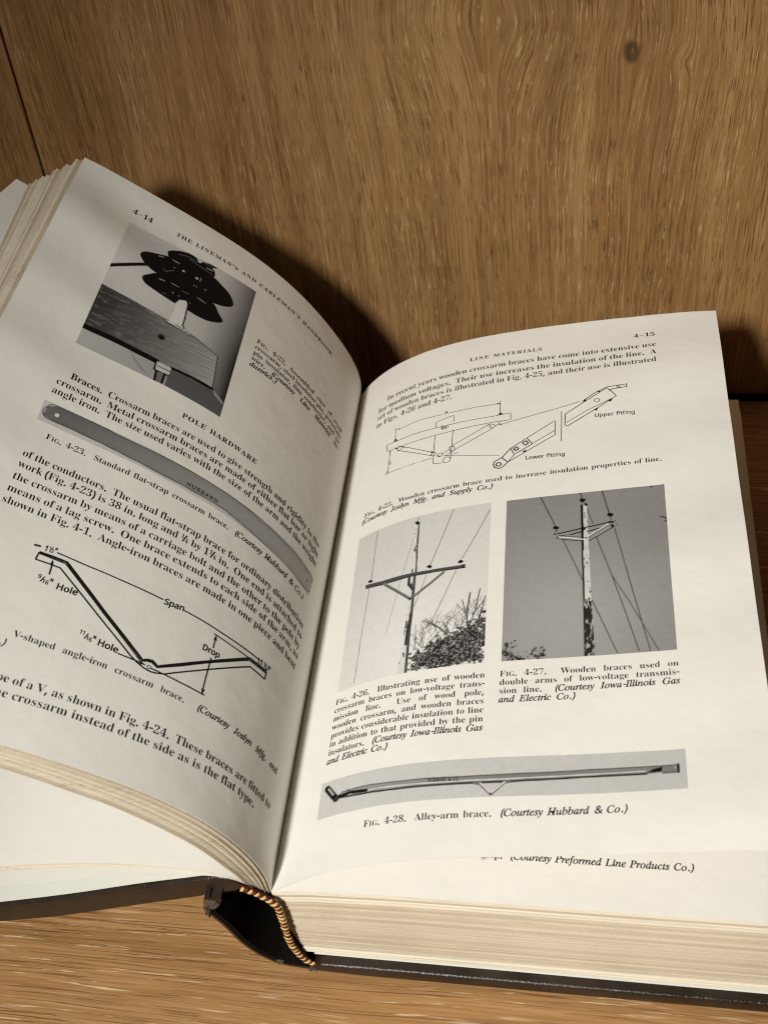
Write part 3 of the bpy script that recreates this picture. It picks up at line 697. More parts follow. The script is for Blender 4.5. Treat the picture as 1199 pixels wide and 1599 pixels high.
GLYPH('r', 'Z', 442, [25,5,25,9,285,435,173,432,140,425,112,411,90,389,72,358,58,321,50,321,62,450,401,450,401,445,144,24,239,24,303,32,352,57,388,100,410,159,418,159,402,5])
GLYPH('r', '0', 375, [188,-2,135,6,94,28,64,64,43,112,32,172,28,241,32,310,43,369,64,417,94,452,135,474,189,481,240,474,280,452,310,417,331,369,343,310,348,240,343,171,331,112,310,64,280,28,239,6],[188,31,223,47,242,89,251,155,253,240,251,326,242,391,223,433,189,448,154,433,134,391,125,326,122,240,125,155,134,89,154,47])
GLYPH('r', '1', 375, [70,5,70,31,121,31,137,33,150,42,157,57,159,79,159,429,105,369,85,355,67,351,54,354,44,363,36,377,34,392,76,407,103,422,180,477,249,477,249,79,251,60,256,44,269,34,288,31,338,31,338,5])
GLYPH('r', '2', 375, [29,5,29,67,163,207,191,242,210,274,222,305,229,337,231,371,228,406,216,431,198,445,174,450,142,442,121,418,111,381,108,335,79,338,53,348,37,367,31,396,35,417,47,437,66,455,94,469,130,478,174,481,239,474,285,452,313,419,323,374,321,352,315,331,304,308,265,256,151,141,75,69,244,69,265,72,283,82,296,98,309,136,339,136,336,5])
GLYPH('r', '3', 375, [163,-2,118,1,83,9,56,22,38,38,27,55,24,74,28,94,39,109,56,118,72,121,77,87,95,58,123,41,158,35,181,38,202,45,220,57,234,77,243,104,246,139,239,176,218,206,183,226,137,232,100,232,100,264,140,264,180,271,208,293,225,326,230,367,226,401,215,427,196,445,169,450,146,446,129,434,118,415,111,392,107,347,76,350,50,360,34,377,29,401,38,431,65,457,109,475,173,481,236,474,283,454,313,421,323,377,316,337,294,305,262,279,210,254,250,244,277,234,302,218,322,198,335,172,339,138,336,102,325,72,308,48,286,29,259,15,229,6,197,0])
GLYPH('r', '4', 375, [126,5,126,31,162,33,182,40,195,56,200,84,200,130,14,130,14,164,202,475,288,475,288,164,358,164,358,130,288,130,288,84,292,56,306,40,326,33,352,31,352,5],[47,164,200,164,202,427,142,322])
GLYPH('r', '5', 375, [165,-2,120,1,86,10,61,23,44,38,35,56,32,75,35,93,45,106,60,113,76,115,83,81,93,63,108,48,128,38,154,35,177,38,198,46,216,60,230,81,239,110,242,148,236,193,217,226,186,246,146,252,102,248,71,240,46,250,66,475,311,475,314,362,285,362,276,393,270,403,260,409,245,411,100,411,88,275,127,283,168,286,237,278,290,252,323,209,335,148,331,109,320,77,302,51,279,31,253,16,224,6,194,0])
GLYPH('r', '6', 375, [197,-2,151,4,112,22,80,52,56,95,40,151,35,222,38,275,47,324,61,368,81,407,107,438,139,461,178,476,222,481,260,479,289,471,310,460,325,446,333,430,335,413,331,395,319,380,296,369,265,365,261,401,256,421,247,437,234,448,215,452,177,439,148,403,129,346,119,260,143,274,162,282,187,287,217,289,271,280,312,254,338,212,347,155,337,92,309,42,262,9],[199,32,224,40,244,62,256,97,260,148,255,197,242,231,221,251,193,258,173,255,152,247,134,236,120,223,126,137,142,79,167,44])
GLYPH('r', '7', 375, [118,5,297,411,112,411,82,402,69,373,65,343,35,343,38,475,348,475,348,448,165,5])
GLYPH('r', '8', 375, [183,-2,133,3,93,15,63,35,42,60,29,90,25,122,32,160,51,190,82,215,128,242,87,271,61,298,46,329,41,364,44,393,55,421,73,445,102,464,141,477,191,481,252,473,295,449,321,413,329,369,324,334,306,308,278,286,234,260,293,226,326,196,344,164,350,127,339,73,307,33,254,7],[203,277,228,295,243,315,252,339,255,370,253,390,247,409,238,426,225,440,208,449,187,452,161,447,141,429,129,403,125,372,130,339,145,315,169,295],[187,26,220,33,245,52,262,80,267,116,261,148,242,174,211,197,163,222,139,202,122,181,110,153,106,119,111,83,128,53,154,33])
GLYPH('r', '9', 375, [152,-2,117,1,90,9,70,21,57,36,50,52,47,69,49,81,54,91,63,98,72,101,83,77,100,53,124,36,157,30,228,81,259,246,230,216,210,202,185,193,155,190,104,198,64,224,38,266,29,324,33,368,46,406,68,438,98,461,134,476,177,481,222,475,261,458,294,429,319,388,335,332,340,261,338,208,330,158,316,113,296,74,271,43,238,19,199,3],[183,228,207,231,227,241,243,257,256,277,250,353,236,405,212,436,181,446,153,439,132,415,120,378,116,327,132,253])
GLYPH('b', 'B', 443, [16,0,16,17,45,22,62,32,72,51,75,82,73,394,69,412,62,425,51,433,36,437,15,439,15,455,220,455,352,429,396,351,369,283,287,247,385,206,418,132,407,76,371,35,314,9,238,0],[182,252,234,257,263,272,279,301,285,345,281,385,269,412,248,428,216,434,198,432,188,425,183,412],[222,24,259,30,283,49,296,81,301,128,295,176,277,208,245,225,182,231,182,65,184,46,190,33,202,26])
GLYPH('b', 'r', 287, [18,0,18,16,35,19,45,26,51,37,52,56,51,273,46,285,37,291,20,293,21,310,146,310,146,252,165,280,187,301,210,314,233,318,258,315,275,304,286,287,289,266,287,248,278,234,265,225,248,222,233,224,222,231,199,257,189,260,175,255,162,241,152,220,149,192,149,56,152,37,159,25,173,19,197,16,197,0])
GLYPH('b', 'a', 344, [255,-10,216,1,200,35,151,2,95,-9,64,-4,40,11,25,34,20,63,31,104,63,136,119,164,199,190,199,241,196,266,187,282,171,292,148,296,115,290,104,274,121,243,123,231,120,215,110,202,95,194,77,191,59,194,45,203,36,218,33,236,37,259,49,278,69,295,95,308,126,316,162,318,223,312,263,292,285,259,293,210,295,40,298,36,312,36,320,42,329,28,294,-1],[151,34,174,41,187,50,199,63,199,169,138,139,118,84,126,46])
GLYPH('b', 'c', 293, [156,-10,119,-5,87,11,59,35,38,68,24,106,19,150,25,196,40,237,64,271,96,297,133,313,175,319,218,314,250,298,271,275,277,245,275,228,266,215,253,207,236,204,206,216,197,271,190,290,169,297,126,269,112,187,118,123,137,76,166,48,204,38,239,47,271,72,285,60,227,8])
GLYPH('b', 'e', 301, [154,-10,117,-5,85,10,58,35,37,69,24,109,19,157,24,201,38,240,59,273,87,298,120,313,157,318,209,309,249,280,274,234,283,166,117,166,138,73,199,42,237,53,270,86,285,73,228,11],[116,192,201,192,199,252,193,277,181,292,161,297,127,274])
GLYPH('b', 's', 288, [151,-10,122,-6,73,9,60,4,51,-9,36,-9,36,105,53,105,66,68,87,39,112,21,140,15,162,18,179,27,189,40,192,58,183,84,156,105,107,130,76,148,54,169,41,193,37,220,44,259,65,291,98,312,141,319,213,305,223,308,230,319,244,319,244,222,228,222,215,254,196,277,174,291,149,296,130,294,116,286,108,274,105,259,107,244,115,232,146,212,191,189,221,172,241,151,253,127,257,95,250,51,228,18,194,-3])
GLYPH('b', 'P', 418, [15,0,15,17,45,22,62,32,72,50,75,81,75,379,71,406,62,424,44,434,16,439,16,455,214,455,287,451,336,440,366,422,390,398,404,367,409,332,398,280,367,240,314,214,242,206,182,206,182,81,185,50,194,32,212,22,242,17,242,0],[182,230,201,230,244,235,272,253,287,283,292,329,288,375,275,406,252,425,216,431,199,429,189,424,184,414,182,398])
GLYPH('b', 'O', 525, [261,-11,213,-6,169,7,129,29,94,58,66,93,45,134,32,179,28,228,32,276,45,321,66,362,95,397,130,426,170,448,216,462,265,466,313,462,357,448,397,427,431,399,459,364,481,323,494,277,498,228,494,179,481,134,459,93,430,58,395,29,355,7,310,-6],[265,12,351,66,379,228,371,321,348,389,310,430,260,443,174,389,145,228,153,135,177,67,215,26])
GLYPH('b', 'L', 426, [15,0,15,17,45,22,62,32,72,50,75,81,75,379,71,407,62,425,44,434,16,439,16,455,250,455,250,439,208,434,196,427,188,416,183,401,183,62,185,47,191,37,200,31,234,28,278,31,315,40,345,56,370,80,391,112,409,154,427,154,402,0])
GLYPH('b', 'E', 442, [14,0,14,17,44,20,62,30,72,48,75,78,75,369,72,405,62,425,44,435,16,439,16,455,399,455,399,320,383,320,369,373,340,406,295,424,232,430,200,428,191,424,186,417,183,388,183,246,232,252,259,269,277,300,288,345,304,345,304,118,287,118,282,154,273,181,259,201,241,213,216,220,183,222,183,67,185,47,192,35,206,29,230,28,276,30,313,39,345,53,371,75,393,105,411,143,430,143,402,0])
GLYPH('b', 'H', 523, [15,0,15,17,45,22,62,32,72,50,75,81,75,379,71,406,62,424,44,434,16,439,16,455,242,455,242,439,204,432,193,425,187,415,182,379,182,251,342,251,341,400,337,415,331,425,320,432,282,439,282,455,507,455,507,439,478,434,461,424,452,407,449,379,449,81,452,52,461,33,478,22,507,17,507,0,282,0,282,17,311,21,329,31,339,49,342,81,342,221,182,221,182,81,185,50,194,32,212,22,242,17,242,0])
GLYPH('b', 'A', 437, [-9,0,-9,18,9,21,24,30,36,47,206,466,224,465,399,55,411,34,425,22,443,18,443,0,229,0,229,18,270,25,283,46,273,81,253,132,103,132,75,48,87,26,128,18,128,0],[113,161,242,161,177,319])
GLYPH('b', 'D', 496, [20,0,20,17,47,21,63,30,71,46,74,75,74,374,71,407,61,426,43,435,15,439,15,455,222,455,328,441,405,396,452,325,468,228,408,57,228,0],[222,24,279,37,319,75,343,139,351,229,319,382,223,433,202,431,190,423,184,409,182,385,182,72,184,48,190,34,202,27])
GLYPH('b', 'W', 611, [171,-11,24,413,15,427,3,435,-15,439,-15,455,181,455,181,439,162,437,150,432,143,423,140,410,148,373,223,153,301,353,278,418,267,429,252,435,229,439,229,455,439,455,439,439,404,432,393,412,399,386,474,166,547,391,549,406,546,421,538,430,524,436,503,439,503,455,624,455,624,439,607,433,594,421,575,379,446,-11,428,-11,316,309,190,-11])
GLYPH('b', 'R', 473, [15,0,15,17,45,22,62,32,72,50,75,81,75,379,71,406,62,424,44,434,16,439,16,455,217,455,305,448,367,426,405,388,417,334,392,265,315,224,443,36,452,26,463,19,480,17,480,0,338,0,201,212,182,212,182,81,185,50,194,32,212,22,242,17,242,0],[182,234,203,234,249,240,280,258,298,290,304,336,284,407,224,431,202,429,190,422,184,409,182,385])
GLYPH('b', 'I', 261, [13,0,13,17,42,23,61,32,72,49,75,75,75,387,72,412,63,427,45,435,13,439,13,455,244,455,244,439,214,435,196,427,186,412,183,387,184,59,187,44,194,34,206,26,246,17,246,0])
GLYPH('b', 'N', 494, [403,-11,107,350,107,79,110,49,119,31,136,21,167,17,167,0,18,0,18,17,54,23,65,30,71,41,76,79,76,388,36,433,18,439,18,455,156,455,391,169,390,399,386,414,379,425,369,431,331,439,331,455,480,455,480,439,450,434,433,425,425,407,422,377,422,-11])
GLYPH('b', 'M', 634, [14,0,14,17,43,22,61,32,72,50,75,79,74,402,71,416,64,426,53,432,15,439,15,455,185,455,317,142,449,455,617,455,617,439,590,433,573,423,563,405,560,378,561,61,565,43,571,31,582,23,617,17,617,0,396,0,396,17,433,25,443,32,450,44,455,83,455,399,288,0,270,0,105,389,105,80,109,48,120,30,139,20,169,17,169,0])
GLYPH('b', 'T', 423, [92,0,92,17,123,21,142,31,152,50,156,81,156,433,102,426,65,403,41,367,29,318,11,318,11,455,410,455,410,317,394,317,357,404,263,433,263,81,267,49,276,30,296,21,328,17,328,0])
GLYPH('b', 'S', 390, [43,-11,43,158,62,158,83,94,111,50,149,24,197,15,231,20,257,36,273,60,279,89,265,129,225,160,163,191,112,221,77,253,56,289,50,332,54,370,67,403,88,429,115,449,148,462,185,466,229,461,300,445,313,450,320,466,339,466,339,319,322,319,310,354,293,385,272,410,248,429,222,441,194,445,163,440,140,426,125,406,120,380,124,356,137,336,159,319,290,253,317,233,337,211,350,188,357,162,359,133,354,93,339,58,314,29,281,8,240,-6,175,-9,142,-4,85,12,75,11,69,7,61,-11])
GLYPH('b', 'C', 468, [257,-11,193,-3,137,20,91,56,56,104,34,162,26,228,34,294,56,351,92,399,139,435,195,458,259,465,309,459,377,436,388,435,408,443,419,465,437,465,437,308,420,308,392,364,356,407,313,434,265,443,174,389,144,226,177,74,278,24,318,29,358,45,395,71,428,106,447,89,365,14])
GLYPH('b', 'K', 510, [16,0,16,17,45,22,63,32,72,50,75,81,75,379,72,406,63,424,45,434,17,439,17,455,242,455,242,439,205,432,194,425,187,415,183,379,183,234,321,373,342,398,349,418,334,434,291,439,291,455,486,455,486,439,477,439,415,419,345,361,271,285,475,34,487,25,501,20,519,17,519,0,281,0,281,17,322,21,331,27,334,34,329,47,199,214,183,198,183,81,186,50,195,32,213,22,242,17,242,0])
GLYPH('b', '1', 375, [65,0,65,36,120,36,135,38,146,45,152,58,154,79,154,416,108,365,87,351,67,346,52,349,40,359,31,375,28,396,74,412,101,426,179,482,254,482,254,79,256,61,261,47,271,38,288,36,343,36,343,0])
GLYPH('b', '4', 375, [121,0,121,36,161,38,179,44,191,58,195,84,195,125,9,125,9,166,199,480,293,480,293,169,363,169,363,125,293,125,293,84,297,58,309,44,327,38,357,36,357,0],[56,169,195,169,197,384,199,416,146,319])
GLYPH('b', '5', 375, [165,-7,119,-4,84,5,58,18,40,35,30,54,27,75,31,95,42,109,59,118,81,121,82,102,88,83,97,66,111,52,130,43,154,40,176,43,195,50,212,63,226,83,234,111,237,148,231,192,213,223,184,241,146,247,103,243,71,235,40,247,62,480,316,480,319,357,281,357,272,391,267,399,258,404,105,406,94,281,147,291,168,291,238,282,293,256,328,211,340,148,336,108,324,75,306,48,282,27,255,12,226,1,195,-5])
GLYPH('i', 'a', 342, [50,-20,21,-15,-1,3,-15,30,-19,64,-12,122,7,180,39,235,82,283,131,317,184,329,225,318,229,310,232,321,308,321,236,60,234,46,231,48,245,56,281,97,308,73,247,2,196,-21,165,-9,156,22,162,59,180,95,163,55,127,14,90,-11],[83,46,93,48,108,57,142,94,175,147,198,204,205,232,207,256,200,280,184,286,159,280,132,257,107,221,85,171,70,119,65,74,71,51])
GLYPH('i', 'b', 340, [82,-20,43,-16,12,-5,-9,13,-17,35,81,436,79,441,35,443,44,479,107,487,156,499,173,495,175,479,125,288,149,311,213,329,256,321,289,298,311,262,318,218,313,175,298,132,276,92,246,56,211,25,171,1,128,-15],[95,22,128,28,160,49,190,82,213,124,229,169,234,211,231,238,221,256,206,267,186,271,160,265,135,246,112,212,94,163,62,41,69,27])
GLYPH('i', 'c', 298, [100,-20,53,-12,17,15,-6,56,-13,109,-9,144,1,179,17,213,39,245,65,273,96,296,146,320,199,328,231,324,256,311,273,291,279,267,276,247,267,231,252,220,232,216,202,225,192,254,196,272,208,292,208,285,198,287,167,280,138,261,111,231,90,191,76,148,71,108,75,76,86,53,102,40,122,35,168,48,229,98,256,70,175,1])
GLYPH('i', 'd', 355, [61,-20,27,-14,0,5,-16,35,-21,73,-17,109,-6,148,11,186,34,224,61,259,92,288,116,306,141,318,167,326,193,328,231,322,236,317,263,435,262,440,217,443,227,478,273,483,340,499,353,494,354,465,247,44,265,52,305,97,334,74,297,28,270,2,244,-14,216,-20,182,-9,170,26,176,64,191,90,176,52,141,12,103,-12],[91,40,104,43,120,53,137,70,173,119,201,178,218,235,220,259,218,273,213,281,207,286,198,288,170,281,140,259,111,223,86,173,69,121,63,78,65,60,71,49,80,42])
GLYPH('i', 'e', 287, [88,-19,45,-11,12,13,-9,50,-16,98,-13,134,-2,169,14,205,36,238,63,268,94,293,144,320,195,328,226,325,250,313,265,292,270,265,256,219,215,179,150,149,72,132,68,100,82,53,119,38,163,50,222,97,248,71,206,27,170,1,131,-14],[83,175,119,184,160,208,184,238,192,271,188,282,179,286,163,282,144,271,124,251,105,224])
GLYPH('i', 'f', 199, [-47,-165,-70,-162,-87,-152,-99,-136,-104,-116,-95,-85,-67,-74,-40,-82,-32,-107,-37,-127,-38,-123,-42,-122,-32,-118,-21,-102,-4,-49,57,271,-9,271,3,316,66,316,72,344,93,408,126,457,168,489,215,499,244,495,267,483,282,463,288,438,277,406,243,396,215,406,206,433,211,455,211,455,208,456,182,439,160,380,146,316,224,316,217,271,137,271,96,70,79,4,61,-50,43,-91,3,-146])
GLYPH('i', 'g', 286, [63,-165,12,-159,-28,-141,-55,-112,-64,-74,-40,-14,14,24,4,31,-7,57,-1,75,41,120,12,146,-2,194,3,230,19,263,43,290,74,312,111,326,152,330,180,327,247,308,301,308,301,254,258,254,260,236,255,200,239,167,215,140,184,119,149,106,111,101,86,103,76,94,74,89,81,80,164,49,201,28,227,0,235,-39,230,-75,213,-106,186,-132,152,-150,110,-161],[113,141,127,144,143,155,157,172,168,195,176,221,179,249,176,268,169,280,160,288,147,290,132,287,117,276,102,259,89,236,81,210,79,183,88,151],[75,-120,142,-104,163,-58,162,-50,154,-40,126,-20,55,5,16,-27,3,-63,21,-105])
GLYPH('i', 'h', 402, [305,-19,274,-14,251,3,236,29,231,60,238,125,269,282,264,304,250,310,218,300,183,264,152,216,135,169,97,-12,10,-12,106,449,98,464,70,470,51,470,62,522,210,522,158,287,144,287,202,354,274,379,337,357,358,293,346,215,322,99,320,69,324,52,333,48,348,51,378,67,402,28,349,-8])
GLYPH('i', 'i', 177, [122,381,105,385,90,395,79,410,76,428,79,445,90,460,105,471,122,475,140,471,155,461,166,446,169,428,166,410,156,395,140,385],[33,-21,-2,-8,-12,28,0,89,48,263,44,272,3,276,10,310,125,329,139,324,140,292,70,52,72,46,71,46,89,55,129,102,156,74,91,2])
GLYPH('i', 'j', 174, [124,381,107,385,92,395,81,410,78,428,81,445,92,460,107,471,124,475,142,471,157,461,168,446,171,428,168,410,158,395,142,385],[-49,-165,-73,-161,-92,-150,-105,-132,-109,-110,-101,-81,-73,-70,-46,-80,-38,-106,-39,-124,-44,-122,-37,-116,-23,-84,13,70,50,262,48,272,4,277,12,310,120,329,136,322,138,305,73,4,46,-76,31,-107,-4,-150])
GLYPH('i', 'k', 339, [218,-20,195,-14,178,2,149,58,115,142,88,122,50,-12,-29,-12,94,434,92,441,45,443,57,479,170,499,183,494,188,480,105,188,187,249,211,270,215,279,180,285,195,318,353,318,343,281,333,281,297,273,253,245,179,189,231,65,244,49,247,48,265,56,301,97,327,69,295,27,269,2,242,-14])
GLYPH('i', 'l', 173, [32,-20,13,-17,-2,-7,-11,8,-14,26,2,102,89,432,86,443,45,448,49,481,164,499,178,496,184,482,68,50,69,47,67,48,83,56,121,99,149,73,113,28,84,2,57,-14])
GLYPH('i', 'm', 550, [410,-20,375,-7,364,30,366,55,417,242,418,253,416,260,410,262,397,259,379,248,357,229,334,202,312,170,275,100,250,33,237,-12,159,-12,231,236,233,256,231,261,226,262,203,253,164,221,123,172,97,124,74,66,49,-12,-29,-12,49,262,45,271,2,277,10,311,61,316,124,329,138,324,143,309,139,292,108,207,177,291,263,328,303,315,316,278,311,239,302,218,364,293,448,328,488,315,501,277,490,219,445,51,446,47,446,48,466,63,498,106,524,76,467,4])
GLYPH('i', 'n', 364, [224,-21,204,-18,189,-8,179,8,177,28,184,68,224,219,230,253,228,261,224,262,215,260,185,241,150,204,117,159,103,136,79,78,51,-12,-28,-12,48,248,49,267,39,272,3,273,9,308,132,329,139,325,144,319,145,305,107,204,133,246,181,291,224,318,264,327,302,315,314,280,309,235,257,50,258,47,258,47,274,57,309,108,339,85,281,4])
GLYPH('i', 'o', 351, [105,-20,56,-12,17,13,-8,52,-16,102,-11,143,3,183,25,221,53,256,86,285,123,308,162,323,202,328,252,320,292,295,318,256,326,207,322,170,310,133,292,98,269,66,241,37,210,13,159,-12],[113,24,136,28,159,41,181,63,201,92,218,124,231,159,240,194,242,225,230,272,196,286,170,280,141,259,113,224,89,179,73,129,68,83,71,56,80,38,94,27])
GLYPH('i', 'p', 340, [-112,-161,-102,-126,-69,-122,-56,-116,-48,-105,-40,-83,48,262,45,270,1,275,10,309,124,328,137,324,142,312,140,295,135,284,162,310,226,329,265,322,295,300,314,267,320,226,315,183,301,140,280,99,253,61,220,28,183,3,143,-14,101,-19,69,-16,58,-11,35,-113,41,-121,53,-124,92,-126,82,-161],[101,22,124,26,148,39,171,61,192,89,210,121,224,157,233,193,236,227,233,249,226,263,215,271,200,274,172,267,145,244,121,208,103,158,75,42,81,27])
GLYPH('i', 'q', 339, [66,-162,73,-126,116,-122,128,-113,191,80,177,49,138,12,98,-11,57,-18,24,-12,-2,8,-17,39,-22,78,-18,118,-6,158,13,197,37,233,65,266,97,292,146,319,195,328,241,316,249,304,254,321,331,321,214,-111,218,-122,246,-126,266,-126,262,-162],[90,42,112,47,139,66,168,99,198,150,220,204,227,248,225,265,219,277,210,284,198,286,179,282,158,271,136,252,116,228,98,199,83,169,69,123,64,82,66,63,72,51,80,44])
GLYPH('i', 'r', 224, [-29,-12,41,242,42,266,32,270,-1,273,4,307,119,329,136,323,136,306,100,203,149,291,205,329,224,325,238,315,247,301,249,283,246,262,235,244,220,232,200,228,185,231,172,239,162,251,165,240,106,152,50,-12])
GLYPH('i', 's', 248, [78,-20,51,-18,4,-7,-2,-16,-36,-16,-18,119,14,117,22,68,34,42,50,27,71,22,88,25,101,35,110,49,113,68,109,88,43,185,29,220,28,238,34,274,55,303,85,322,122,328,149,327,193,314,196,315,201,326,234,326,217,202,187,202,165,269,129,286,119,285,111,279,105,270,103,261,108,242,175,143,189,108,191,88,188,60,177,34,159,12,136,-6,109,-17])
GLYPH('i', 't', 187, [33,-21,-1,-9,-11,25,-5,65,50,271,5,271,11,305,74,336,130,404,167,404,142,316,198,316,187,271,129,271,73,43,71,44,85,52,124,98,150,68,89,1])
GLYPH('i', 'u', 364, [46,-20,23,-16,6,-4,-5,15,-8,37,1,93,44,264,41,272,-1,276,5,310,119,328,133,326,140,315,136,292,71,55,74,47,80,45,95,49,116,64,141,89,167,122,193,162,216,208,235,258,252,321,329,321,260,63,260,45,259,45,276,55,314,102,340,75,282,3,223,-21,188,-9,177,26,179,53,187,84,209,130,180,75,135,23,91,-9])
GLYPH('i', 'v', 297, [50,-20,33,229,25,259,15,270,-2,274,-21,274,-13,309,74,327,87,328,105,287,114,189,120,87,176,152,221,218,228,240,206,263,199,275,197,288,200,305,209,318,224,327,241,329,259,325,273,313,282,296,285,273,255,190,168,78,81,-20])
GLYPH('i', 'w', 446, [37,-20,29,233,22,262,13,273,-2,277,-17,277,-13,311,75,329,89,330,103,283,109,132,232,329,261,329,284,100,343,171,362,201,373,225,375,242,355,267,350,286,353,303,362,317,375,326,392,329,410,324,423,312,432,294,435,272,413,202,350,110,246,-20,219,-20,197,185,67,-20])
GLYPH('i', 'x', 279, [156,-21,133,-17,117,-5,106,19,88,92,35,20,15,0,-7,-14,-32,-18,-49,-16,-62,-7,-71,6,-74,23,-71,38,-63,51,-50,60,-35,63,-23,62,-3,53,6,57,20,72,77,150,52,258,47,267,40,272,6,272,-17,268,-11,306,33,313,98,329,115,320,124,300,137,236,195,310,215,323,240,327,271,318,282,289,280,273,271,260,259,252,244,249,231,251,213,258,205,254,149,178,178,54,183,48,200,57,238,105,264,75,205,3])
GLYPH('i', 'y', 270, [-43,-165,-61,-163,-76,-155,-86,-141,-89,-125,-87,-110,-78,-97,-64,-89,-49,-86,-35,-88,-11,-96,1,-89,25,-62,66,-4,18,240,11,257,3,267,-8,273,-38,277,-32,310,68,329,84,307,129,90,201,217,205,232,202,242,181,261,174,272,172,288,175,304,184,317,198,325,215,328,233,324,249,312,258,294,261,272,250,219,204,126,96,-41,48,-102,1,-147,-21,-160])
GLYPH('i', 'z', 266, [129,-19,13,3,-2,0,-29,-16,-35,-17,-50,-13,-55,3,-50,15,157,244,170,246,125,247,86,257,59,257,51,253,44,246,30,222,1,238,17,281,31,306,50,322,73,327,198,308,213,310,249,328,265,323,270,309,263,292,59,68,45,65,93,65,138,55,156,53,180,62,205,102,235,87,220,43,209,17,196,-1,180,-12,163,-18])
GLYPH('i', 'A', 463, [-99,-12,-92,23,-45,34,-8,64,350,487,382,487,365,58,367,42,373,34,387,28,425,23,419,-12,206,-12,214,25,252,28,263,35,270,49,273,79,276,146,129,145,75,83,50,50,44,35,48,28,94,24,84,-12],[169,195,278,195,284,332])
GLYPH('i', 'B', 439, [-49,-12,-40,25,-3,28,11,36,21,50,31,76,118,406,120,419,118,428,113,433,102,437,66,441,75,477,257,477,380,450,424,365,391,287,320,250,367,219,388,146,381,100,360,61,327,29,283,7,231,-7,172,-12],[254,277,295,297,319,327,327,368,309,414,253,430,222,426,212,406,176,270,174,272],[153,33,213,41,255,65,280,102,289,152,283,185,267,207,238,220,194,225,163,222,117,45,118,39,133,34])
GLYPH('i', 'C', 471, [218,-22,161,-16,111,2,70,32,39,72,20,122,13,179,19,230,35,280,60,328,93,373,131,411,175,444,247,476,321,487,365,482,429,466,436,468,448,482,481,482,449,320,412,320,414,352,408,391,391,418,365,435,328,441,290,435,252,420,216,395,184,362,156,322,135,277,121,227,117,175,125,113,150,68,187,40,236,31,316,51,399,119,429,92,377,37,329,4,277,-16])
GLYPH('i', 'D', 507, [-52,-12,-40,25,-4,28,10,35,20,49,30,76,118,407,119,418,118,428,113,433,101,437,65,441,76,477,263,477,328,471,383,452,429,422,463,381,484,331,491,272,485,216,468,164,439,115,401,73,354,37,299,11,236,-6,167,-12],[221,39,265,55,302,79,333,111,357,149,375,192,385,239,389,287,380,350,355,394,313,421,253,431,226,428,216,417,204,384,119,63,117,50,119,44,132,37,155,35])
GLYPH('i', 'E', 454, [-49,-12,-40,25,-4,28,10,35,20,49,30,77,118,407,118,428,113,433,102,437,66,441,75,477,454,477,430,352,397,352,395,392,391,408,383,418,369,424,345,428,236,429,221,425,213,410,175,272,215,272,256,276,282,286,298,302,313,338,350,338,296,149,261,149,265,187,261,214,257,219,235,224,163,225,117,48,122,39,153,36,242,38,278,45,307,58,333,76,355,101,380,140,417,140,360,-12])
GLYPH('i', 'F', 406, [-47,-12,-36,25,-7,27,5,29,13,34,27,56,122,407,123,418,121,428,116,433,104,437,68,441,79,477,436,477,410,343,373,343,376,367,371,399,361,416,341,426,306,429,234,428,221,421,181,270,232,271,254,275,271,282,283,292,295,308,309,337,345,337,295,144,257,144,262,189,259,208,254,216,241,221,168,223,124,45,126,35,131,30,145,26,183,23,179,-12])
GLYPH('i', 'G', 541, [245,-22,181,-16,125,3,78,33,43,74,22,123,15,181,20,232,36,283,61,331,93,375,132,413,175,445,248,476,327,487,375,483,465,454,479,458,496,481,529,481,493,315,463,315,447,375,420,411,382,433,331,441,276,431,226,403,182,359,148,301,126,236,118,173,128,109,155,62,197,33,255,23,286,26,313,37,333,51,343,68,371,184,369,193,364,196,306,204,316,239,533,239,524,203,495,201,482,197,474,191,458,156,427,26,337,-11])
GLYPH('i', 'H', 520, [-49,-12,-40,25,-11,27,10,34,17,42,30,76,118,407,118,428,113,433,102,437,66,441,75,477,285,477,276,439,241,437,227,430,216,415,206,386,175,271,174,273,367,273,403,406,404,418,402,428,398,433,386,437,350,441,360,477,571,477,560,439,524,437,510,430,500,415,490,389,401,46,403,37,408,32,419,28,455,24,446,-12,236,-12,245,25,275,27,295,34,309,56,353,222,355,221,162,220,116,46,118,37,123,32,135,28,170,24,161,-12])
GLYPH('i', 'I', 245, [-47,-12,-36,25,-7,27,13,34,27,56,122,407,123,418,121,428,116,433,104,437,68,441,79,477,291,477,281,439,245,437,232,430,221,415,212,389,124,58,122,46,124,37,129,32,140,28,175,24,167,-12])
GLYPH('i', 'J', 257, [23,-22,-12,-17,-40,-3,-57,21,-63,49,-60,68,-50,84,-35,95,-16,99,1,96,16,86,26,72,25,23,34,24,56,80,144,420,142,428,136,432,121,436,80,439,92,477,309,477,298,440,265,437,252,431,242,419,233,394,164,131,141,65,111,17,71,-12])
GLYPH('i', 'L', 449, [-40,-12,-30,25,6,28,20,35,30,49,40,76,130,418,128,428,123,433,111,437,76,441,85,477,296,477,283,441,252,437,238,430,227,416,217,389,128,51,129,43,133,40,165,36,258,38,294,44,322,56,345,74,367,100,392,144,428,144,377,-12])
GLYPH('i', 'M', 590, [-52,-12,-41,25,-1,29,8,34,15,42,28,76,120,406,122,418,120,428,115,433,103,437,67,441,78,477,223,477,268,141,490,477,640,477,629,439,593,437,580,430,569,415,559,389,470,46,472,37,477,32,489,28,524,24,515,-12,306,-12,316,22,354,29,363,35,370,45,385,86,470,369,225,-12,199,-12,155,361,81,69,79,48,81,37,85,31,97,27,133,23,123,-12])
